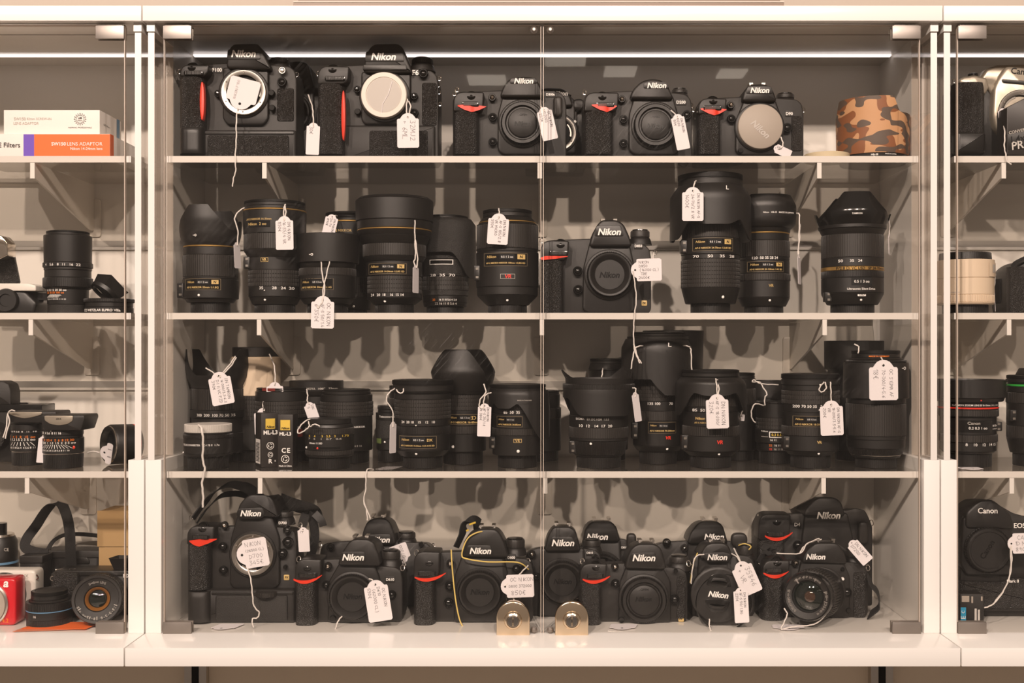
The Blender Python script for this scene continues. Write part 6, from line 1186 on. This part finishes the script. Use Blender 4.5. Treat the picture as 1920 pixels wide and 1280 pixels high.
th.part('red_line', MB().lathe(c0, [(38.2 * k, -.0205), (38.2 * k, -.0185)], 56, frame=FA, close=False), 'red')
tag('tag leaning against the silver flange of the tube adapter', (188, 845), (210, 852), 46, 1.462, ('ON LEICA', '45€'), [[(186, 848, 1.47), (176, 846, 1.475), (165, 848, 1.48)]], yaw=25)
tag('long tag leaning between the two rangefinder lenses', (80, 818), (75, 867), 13, 1.452, (), [[(82, 812, 1.455), (80, 822, 1.4515)]], yaw=20)
# bottom, left
ZB = SHELF[4] + .0004
GB = None
th = Thing('carton', 'plain brown kraft carton at the back of the left cabinet', 'box', (X(218, 1.56), 1.57, ZB), None)
th.part('box', MB().box(X(185, 1.553), X(250, 1.553), 1.553, 1.61, ZB, Z(958, 1.553)), 'kraft', bevel=.0008)
th.part('lid_flap', MB().box(X(184, 1.553) - .0006, X(250, 1.553), 1.5515, 1.5525, Z(1024, 1.553), Z(958, 1.553) + .0008), 'kraft', smooth=0)
def mirrorless(label, x0, x1, yt, Y, dep, mat_, name='mirrorless_camera', extra=None):
    th = Thing(name, label, 'camera', (X((x0 + x1) / 2, Y), Y + dep / 2, ZB), None)
    th.part('body', MB().slab(rnd([(X(x0, Y), ZB), (X(x1, Y), ZB), (X(x1, Y), Z(yt, Y)), (X(x0, Y), Z(yt, Y))], .006), Y, Y + dep, .003), mat_)
    return th
r = mirrorless('black compact camera with a looped wrist strap behind the zoom camera, left cabinet', 80, 186, 1034, 1.562, .034, 'satin')
r.part('top_plate', MB().slab(poly([(80, 1032), (186, 1032), (186, 1046), (80, 1046)], 1.561, 2), 1.5605, 1.596, .001), 'matte')
r.part('flash_cover', MB().slab(poly([(142, 1045), (162, 1045), (167, 1050), (167, 1057), (142, 1057)], 1.560, 2), 1.5602, 1.57, .0006), 'plastic')
r.part('logo', text_mb('RICOH', 155, 1065, 18, 1.5612, bold=.02), 'ink', smooth=0, normals=False)
r.part('lens_ring', MB().lathe(P(114, 1092, 1.562), [(28 * k, 0), (28 * k, .008), (26 * k, .01), (22 * k, .01), (21 * k, .006)], 40, 'y', close=False), 'gloss')
r.part('mode_dial', MB().lathe(P(146, 1034, 1.578), [(9 * k, 0), (9 * k, 5 * k), (7 * k, 6 * k)], ribs=24, depth=.0004), 'silver')
st = [P(*q) for q in ((134, 1062, 1.55), (132, 1030, 1.545), (131, 1000, 1.545), (126, 970, 1.55), (116, 945, 1.555), (106, 942, 1.56), (88, 955, 1.56), (68, 985, 1.56), (50, 1010, 1.555), (48, 1026, 1.55), (64, 1034, 1.548), (90, 1038, 1.548))]
r.part('wrist_strap', MB().ribbon(spline(st, 7), lambda t: (.75, .6 - t * .5, .35), .0135), 'fabric')
st = [P(*q) for q in ((90, 1030, 1.57), (100, 1014, 1.58), (120, 1003, 1.585), (150, 1001, 1.588), (184, 1004, 1.59))]
r.part('wrist_strap', MB().ribbon(spline(st, 7), (0, .7, .7), .006), 'fabric')
n = mirrorless('black mirrorless camera with a big bronze-ringed zoom lens, beside the left post', 94, 246, 1072, 1.498, .036, 'satin')
n.part('top_plate', MB().slab(poly([(102, 1070), (246, 1070), (246, 1080), (102, 1080)], 1.496, 2), 1.4965, 1.535, .001), 'plastic')
n.part('grip', MB().slab(poly([(96, 1074), (144, 1074), (144, 1160), (96, 1160)], 1.486, 8), 1.486, 1.51, .003), 'leather')
n.part('logo', text_mb('NX', 238, 1079, 14, 1.4955, bold=.03), 'ink', smooth=0, normals=False)
n.part('strap_lug', MB().tube([P(99, 1084, 1.487) + Vector((math.cos(a) * .003, 0, math.sin(a) * .003)) for a in [2 * PI * i / 12 for i in range(12)]], .0008, 5, True), 'silver')
for i, x in enumerate((112, 136)): n.part('top_dial', MB().lathe(P(x, 1071, 1.51), [(8 * k, 0), (8 * k, 4 * k), (6 * k, 5 * k)], ribs=22, depth=.0004), 'silver')
c1 = P(181.5, 1123, 1.428); c1.z = max(c1.z, ZB + 45 * k); c0 = P(192, 1119, 1.492); ax = (c1 - c0); LN = ax.length; ax.normalize(); ux = Vector((0, 0, 1)).cross(ax).normalized(); uy = ax.cross(ux); FN = Matrix((ux, uy, ax)).transposed(); k2 = 1.44 / F
n.part('lens_barrel', MB().lathe(c0, [(46 * k2, 0), (47 * k2, LN * .3), (46 * k2, LN * .32)], 64, frame=FN), 'plastic')
n.part('silver_line', MB().lathe(c0, [(47.6 * k2, LN * .10), (47.6 * k2, LN * .14)], 64, frame=FN, close=False), 'silver')
n.part('zoom_ring', MB().lathe(c0, [(46 * k2, LN * .33), (47 * k2, LN * .36), (46 * k2, LN * .72), (45 * k2, LN * .74)], ribs=80, depth=.0006, frame=FN), 'rubber')
fb = n.part('front_barrel', MB().lathe(c0, [(44 * k2, LN * .74), (45 * k2, LN * .96), (43.5 * k2, LN), (39 * k2, LN * .99), (38 * k2, LN * .95), (24 * k2, LN * .91), (22 * k2, LN * .88)], 72, frame=FN, close=False), 'matte')
n.part('bronze_ring', MB().lathe(c0, [(22 * k2, LN * .885), (17 * k2, LN * .84), (16 * k2, LN * .80)], 48, frame=FN, close=False), 'amber', fb)
n.part('front_element', MB().lathe(c0, [(16.5 * k2, LN * .81), (10 * k2, LN * .84), (0, LN * .85)], 36, frame=FN, close=False), 'lensglass', fb)
UP = math.atan2((FN.transposed() @ Vector((0, 0, 1))).y, (FN.transposed() @ Vector((0, 0, 1))).x)
ringtext(n, c0, FN, 31 * k2, LN * .945, 'SAMSUNG LENS', UP + .5, UP - .5, 3.6 * k2, 'dimink', fb); ringtext(n, c0, FN, 36 * k2, LN * .955, '1:3.5-5.6 18-55mm OIS', UP + 4.4, UP + 1.9, 4.2 * k2, 'greyink', fb)
th = Thing('lens_hood', 'small black square lens hood sitting on the bronze-ringed camera', 'lens hood', P(224, 1070, 1.505), None)
th.part('shell', MB().lathe(P(228, 1069, 1.512), [(13 * k, 0), (24 * k, 26 * k), (22 * k, 26 * k), (12 * k, 3 * k), (0, 3 * k)], 4, frame=Matrix.Rotation(.6, 3, 'Z')), 'satin', smooth=20)
th.part('collar', MB().lathe(P(228, 1070, 1.512), [(14 * k, 0), (14 * k, 3 * k)], 32), 'plastic')
L = Lens('flat pancake lens with a blue line, at the front of the left cabinet', 93, 1172, 1.452, [('f', 1158, 40, 40), ('b', 1144, 41, 41), ('blue', 1142, 41.2, 41.2), ('f', 1127, 41, 41), ('b', 1123, 36, 34), ('fc', 1108, 32, 32)], 4, None); L.text('16', -10, 1150, 5)
rc = mirrorless('bright red mirrorless body with a grey mount cap, cut by the left edge', -60, 29, 1084, 1.442, .030, 'redbody')
rc.part('emblem', text_mb('a', 11, 1095, 10, 1.4412, bold=.03, shear=.2), 'ink', smooth=0, normals=False)
rc.part('model_lettering', text_mb('14.2', 8, 1163, 16, 1.4412, bold=.01), 'orange', smooth=0, normals=False)
rc.part('mount_ring', MB().lathe(P(-26, 1132, 1.442), [(42 * k, 0), (42 * k, .003), (39 * k, .004)], 56, 'y', close=False), 'silver')
rc.part('body_cap', MB().lathe(P(-26, 1132, 1.442), [(39 * k, .002), (38 * k, .006), (26 * k, .006), (25 * k, .004), (0, .004)], 56, 'y', close=False), 'greycap')
rc.part('lug', MB().pbox(27, 31, 1118, 1142, 1.446, .008), 'silver')
wc = mirrorless('white mirrorless body with a wide black lens ring behind the red one', -60, 66, 1069, 1.486, .028, 'bodywhite')
wc.part('model_lettering', text_mb('NX', 47, 1079, 12, 1.4852, bold=.01), 'greyink', smooth=0, normals=False); wc.part('model_number', text_mb('mini', 47, 1084, 9, 1.4852), 'greyink', smooth=0, normals=False)
wc.part('lens_ring', MB().lathe(P(8, 1114, 1.486), [(42 * k, 0), (42 * k, .010), (38 * k, .013), (30 * k, .013), (28 * k, .009), (0, .009)], 56, 'y', close=False), 'gloss')
wc.part('lug', MB().tube([P(67, 1082, 1.488) + Vector((math.cos(a) * .003, .001, math.sin(a) * .003)) for a in [2 * PI * i / 12 for i in range(12)]], .0008, 5, True), 'silver')
bc = mirrorless('dark camera body between the white one and the bronze-ringed one', 36, 80, 1044, 1.525, .03, 'satin')
bc.part('top_plate', MB().slab(poly([(36, 1042), (80, 1042), (80, 1056), (36, 1056)], 1.524, 2), 1.5235, 1.556, .001), 'plastic')
th = Thing('camera_lens', 'black lens standing mount-up behind the white body, left edge', 'lens', (X(0, 1.562), 1.562, ZB), None); q = (X(0, 1.562), 1.562, ZB)
hz = lambda py: Z(py, 1.562) - ZB
th.part('barrel', MB().lathe(q, [(34 * k, 0), (34 * k, hz(1054))], 48), 'satin'); th.part('blue_line', MB().lathe(q, [(34.2 * k, hz(1054)), (33.6 * k, hz(1050))], 48), 'bluering')
th.part('mount_barrel', MB().lathe(q, [(33 * k, hz(1050)), (32 * k, hz(1014)), (27 * k, hz(1004))], 48), 'plastic'); th.part('mount', MB().lathe(q, [(27 * k, hz(1004)), (26 * k, hz(1000)), (20 * k, hz(1000))], 48), 'silver'); th.part('top_cap', MB().lathe(q, [(13 * k, hz(1000)), (13 * k, hz(980))], 36), 'gloss')
th.part('print', text_mb('CE', 12, 1030, 9, 1.562 - 33.4 * k), 'greyink', smooth=0, normals=False)
th = Thing('leaflet', 'folded orange paper leaflets lying in front of the pancake lens', 'leaflet', P(95, 1180, 1.42), None)
for i, a in enumerate((.12, -.05)):
    c = Vector((X(95 + i * 12, 1.425), 1.425 + i * .004, ZB + .0006 + i * .0009)); R2 = Matrix.Rotation(a, 3, 'Z'); m = MB()
    v = [c + R2 @ Vector(p) for p in ((-.042, -.012, 0), (.04, -.010, 0), (.046, .022, .0008), (-.03, .024, .0002))]
    m.add(v + [p + Vector((0, 0, .0004)) for p in v], [(0, 3, 2, 1), (4, 5, 6, 7), (0, 1, 5, 4), (1, 2, 6, 5), (2, 3, 7, 6), (3, 0, 4, 7)]); th.part('sheet', m, 'leaflet' if i == 0 else 'boxorange', smooth=0)

# ------------------------------------------------------------------ right cabinet
YRc = 1.49
th = Thing('slr_camera', 'silver camera with a black leather grip on the top shelf of the right cabinet', 'camera', P(1880, 291, 1.51), None); z0 = SHELF[1] + .0004
th.part('body', MB().slab(rnd([(X(1791, YRc), z0), (X(2040, YRc), z0), (X(2040, YRc), Z(160, YRc)), (X(1845, YRc), Z(148, YRc)), (X(1791, YRc), Z(160, YRc))], .006), YRc, YRc + .05, .003), 'satin')
th.part('silver_deck', MB().slab(poly([(1796, 152), (1802, 146), (1824, 142), (1848, 148), (1852, 165), (1845, 178), (1800, 166)], YRc - .01, 4), YRc - .016, YRc + .03, .003), 'bodysilver')
grip_col(th, 1791, 1847, 156, 288, YRc + .004, .026, m='leather')
th.part('grip_foot', MB().slab(poly([(1792, 248), (1846, 248), (1846, 287), (1792, 287)], YRc - .018, 6), YRc - .0235, YRc, .004), 'plastic')
th.part('prism_hump', MB().slab(poly([(1838, 146), (1850, 128), (1870, 121), (2030, 117), (2035, 180), (1862, 180)], YRc - .004, 5), YRc - .004, YRc + .046, .004), 'bodysilver')
th.part('front_panel', MB().slab(poly([(1887, 124), (2010, 136), (2010, 262), (1880, 254), (1866, 240), (1861, 215), (1864, 165), (1872, 145)], YRc - .012, 7), YRc - .014, YRc + .01, .004), 'bodysilver')
th.part('panel_slot', MB().slab(poly([(1878, 148), (2000, 158), (2000, 166), (1880, 155)], YRc - .015, 3), YRc - .0155, YRc - .012, .0006), 'plastic')
th.part('logo', text_mb('Canon', 1917, 134, 42, YRc - .0146, -6, bold=.015), 'darkink', smooth=0, normals=False)
body_cap(th, 1912, 212, 43, YRc - .014, kind='ring')
th.part('shutter_button', MB().lathe(P(1824, 143, YRc - .004), [(9 * k, 0), (9 * k, 4 * k), (7 * k, 5 * k), (0, 5 * k)], 28), 'gloss')
lugring(th, 1789, 152, YRc, 4)
th = Thing('lens_pouch_box', 'black lens converter box with slanted silver lettering, right edge of the top shelf', 'box', P(1950, 291, 1.445), None)
bx = th.part('box', MB().slab(poly([(1888, 201), (1925, 182), (2040, 165), (2040, 290.5), (1888, 290.5)], 1.436, 2), 1.436, 1.468, .0008), 'boxblack')
th.part('grey_panel', MB().slab(poly([(1889, 252), (2030, 224), (2030, 275), (1889, 280)], 1.4355, 1), 1.4352, 1.4362, .0001), 'plastic', bx)
for s2, x, y, w2, rr, mm in (('CONVERSION LENS', 1925, 242, 68, 12, 'greyink'), ('1.4x TELE', 1928, 256, 66, 10, 'darkink'), ('PRO 300', 1935, 267, 78, 10, 'palecap')): th.part('print', text_mb(s2, x, y, w2, 1.4348, rr, bold=.015, shear=.1), mm, bx, smooth=0, normals=False)
tag('bent tag in front of the silver camera mount', (1879, 203), (1884, 240), 18, 1.462, (), [[(1878, 218, 1.46), (1882, 232, 1.45), (1884, 255, 1.435), (1883, 275, 1.43), (1886, 290, 1.4165), (1888, 302, 1.4155), (1896, 308, 1.4155)]])
L = Lens('cream white lens with a black ribbed cap, second shelf of the right cabinet', 1809.5, 587, 1.482, [('cap', 570, 41, 41), ('w', 566, 50, 52), ('wr', 552, 52, 52), ('w', 521, 51.5, 51.5), ('w', 487, 52, 52), ('wcap', 473, 47, 46)], 2, None)
L.patch(38, 506, 22, 26, 'whitelens', 'switch_panel', .0008); L.patch(40, 504, 8, 15, 'milkyin', 'switch', .0012); L.text('ULTRASONIC', -34, 548, 16, 'greyink')
tag('edge-on tag hanging beside the cream white lens', (1864, 530), (1866, 584), 20, 1.475, (), [[(1863, 498, 1.48), (1866, 515, 1.477), (1864, 538, 1.4745)]], yaw=68)
th = Thing('slr_camera', 'black camera seen from its side, cut by the right edge beside the cream lens', 'camera', P(1925, 587, 1.49), None); z0 = SHELF[2] + .0004
th.part('body', MB().slab(rnd([(X(1893, 1.47), z0), (X(2020, 1.47), z0), (X(2020, 1.47), Z(470, 1.47)), (X(1915, 1.47), Z(490, 1.47)), (X(1894, 1.47), Z(508, 1.47))], .010), 1.462, 1.53, .003), 'satin')
grip_col(th, 1893, 1945, 500, 586, 1.464, .016, m='leather')
th.part('strap', MB().ribbon(spline([P(*q) for q in ((1897, 500, 1.46), (1905, 492, 1.458), (1930, 480, 1.458))], 5), (.3, 1, .4), .012), 'fabric')
th.part('red_trim', MB().slab(poly([(1877, 517), (1894, 516), (1894, 577), (1888, 574), (1876, 566)], 1.50, 2), 1.50, 1.52, .001), 'red')
th.part('side_pad', MB().slab(poly([(1876, 522), (1894, 520), (1894, 571), (1875, 568)], 1.498, 2), 1.4985, 1.519, .001), 'fabric')
L = Lens('fisheye zoom lens with a thin red ring and wide slip-on cap, right cabinet', 1815, 878, 1.490, [('cap', 853, 42, 42), ('b', 849, 46, 48), ('b', 832, 50, 50), ('r', 818, 52, 52), ('b', 786, 50, 50), ('b', 784, 51, 54), ('r', 772, 54, 54), ('b', 770.5, 53.5, 53.5), ('red', 767.5, 54.2, 54.2), ('b', 757, 53, 53), ('b', 750, 62, 64), ('h', 717, 66, 67)], 3, None)
L.text('CANON ZOOM LENS EF 8-15mm 1:4 L USM', 0, 763, 84); L.patch(-2, 802, 60, 22, 'gloss', 'name_plate', .0003); L.text('Canon', -8, 796, 22, 'greyink', off=.0007); L.text('0.2 0.3 1 oo', 0, 805, 34, off=.0007); L.text('8-15mm', 38, 801, 16, bold=.03); L.text('ULTRASONIC', 38, 807, 16, 'ink'); L.text('8    10    12   14 15', 8, 835.5, 60); L.dot(0, 754, 1.3, 'redink'); L.switch(1, 795, 812)
L = Lens('lens with a green ring cut off by the right edge', 1934, 872, 1.492, [('cap', 848, 33, 33), ('b', 820, 38, 44), ('r', 797, 44, 44), ('b', 755, 44, 44), ('r', 735, 45, 45), ('b', 724, 44, 44), ('grn', 720, 44.4, 44.4), ('b', 717, 42, 42), ('fc', 703, 45, 44), ('b', 690, 28, 22)], 3, None); L.switch(-1, 767, 788)
tag('blank card lying under the fisheye zoom lens', (1828, 880.5), (1828, 880), 44, 1.428, (), [], flat=(0, .03, 0))
# big sports body, right cabinet floor
YQ = 1.492; cq = dslr('sports camera body with a ribbed mount cap, floor of the right cabinet', 4, YQ, (1801, 2010, 1160), (968, 975),
   [(1812, 990), (1812, 958), (1826, 944), (1838, 934), (1862, 932), (1874, 942), (1896, 960), (1902, 992)], (1852, 957, 37), (1850.7, 1030, 40), face=[(1806, 970), (1890, 966), (1898, 985), (1898, 1078), (1812, 1078), (1802, 1060)], model=None, kind=None, brand='Canon', bold=False, depth=.05, btns=((1818, 979, 3), (1884, 978, 3)), hov=.010,
   bodypoly=[(1801, 1200), (1801, 970), (1812, 955), (1870, 940), (1900, 958), (1925, 965), (1960, 968), (2010, 975), (2010, 1200)])
kq = YQ / F; cc = P(1850.7, 1030, YQ - .009)
o = cq.part('body_cap', MB().lathe(cc, [(41 * kq, 0), (41 * kq, .006), (38 * kq, .008), (35 * kq, .008), (33.5 * kq, .0066), (0, .0066)], 64, 'y', close=False), 'satin'); cq.part('cap_rim', MB().lathe(cc, [(42.5 * kq, 0), (42.5 * kq, .0055), (41 * kq, .007)], ribs=48, depth=.0009, axis='y', close=False), 'plastic', o)
cq.part('cap_lettering', text_mb('Canon', 1851, 1030, 38, YQ - .0160, 58, bold=.02), 'gloss', o, smooth=0, normals=False)
cq.part('vertical_grip', MB().slab(poly([(1801, 1090), (1880, 1092), (1900, 1084), (2000, 1084), (2000, 1146), (1801, 1146)], YQ - .010, 5), YQ - .010, YQ + .03, .004), 'leather')
cq.part('model_lettering', text_mb('EOS-1D', 1922, 985, 42, YQ - .0012, 0, bold=.02), 'ink', smooth=0, normals=False); cq.part('mark_lettering', text_mb('Mark II', 1899, 1089, 22, YQ - .0108, 0, bold=.02), 'ink', smooth=0, normals=False)
tag('sideways tag hanging on the sports camera body, cut by the right edge', (1889, 1019), (1952, 1017), 38, 1.452, ('CANON', '1D MK II', '890€'), [[(1896, 1022, 1.4515), (1897, 1050, 1.446), (1893, 1080, 1.44), (1880, 1110, 1.43), (1862, 1132, 1.422), (1846, 1139, 1.4195)], [(1894, 1024, 1.4515), (1895, 1060, 1.446), (1888, 1095, 1.44), (1864, 1130, 1.422)]], horiz=True)
th = Thing('battery_pack', 'grey camera battery with a blue sticker standing at the front right', 'battery', (X(1822, 1.436), 1.446, ZB), None)
bb = th.part('case', MB().slab(rnd([(X(1800, 1.434), ZB), (X(1845, 1.434), ZB), (X(1845, 1.434), ZB + 62 * 1.434 / F), (X(1800, 1.434), ZB + 62 * 1.434 / F)], .002), 1.434, 1.455, .0008), 'matte')
def br(nm, a, c, p, q, m, y): th.part(nm, MB().add([(X(a, 1.434), y, ZB + q * k), (X(c, 1.434), y, ZB + q * k), (X(c, 1.434), y, ZB + p * k), (X(a, 1.434), y, ZB + p * k)], [(0, 1, 2, 3)]), m, bb, smooth=0, normals=False)
br('blue_sticker', 1801, 1811, 36, 2, 'blue', 1.4334); br('silver_label', 1827, 1831, 34, 6, 'palecap', 1.4334); br('silver_label', 1833, 1837, 32, 6, 'palecap', 1.4334); br('contact_slot', 1803, 1817, 57, 46, 'greycap', 1.4334); br('contact_slot', 1821, 1824, 56, 44, 'greycap', 1.4334); br('contact_slot', 1839, 1842, 56, 48, 'greycap', 1.4334); br('latch', 1814, 1824, 16, 7, 'void', 1.4334)
for i, s2 in enumerate(('C', 'E', 'o')): th.part('print', text_mb(s2, 1806, CY - (ZB + (28 - i * 10) * k) * F / 1.433, 5, 1.433, 90), 'ink', bb, smooth=0, normals=False)

# ------------------------------------------------------------------ ceiling lights of the shop, behind the viewer (they show as soft patches in the door panes)
def mirror_spot(px, py, zc):
    d = zc / ((CY - py) / F); return (px - CX) / F * d, 2 * YD - d
for (px, py, hw, hl, nm) in ((913, 151, .10, .10, 'left'), (1163, 135, .08, .10, 'middle'), (1060, 116, .10, .08, 'nearest'), (1372, 139, .07, .09, 'right')):
    x, y = mirror_spot(px, py, 1.42)
    th = Thing('ceiling_light', 'square recessed shop ceiling light behind the viewer, %s one' % nm, 'ceiling light', (x, y, 1.42), 'recessed ceiling lights')
    th.part('housing', MB().box(x - hw - .02, x + hw + .02, y - hl - .02, y + hl + .02, 1.425, 1.46), 'white', smooth=0)
    th.part('diffuser', MB().box(x - hw, x + hw, y - hl, y + hl, 1.419, 1.4252), 'lamp', smooth=0)
single('ceiling', 'plain shop ceiling behind the viewer', None, MB().box(-2.6, 2.6, -4.2, -1.6, 1.46, 1.48), 'roomwall', (0, -3, 1.46), kind='structure', smooth=0)
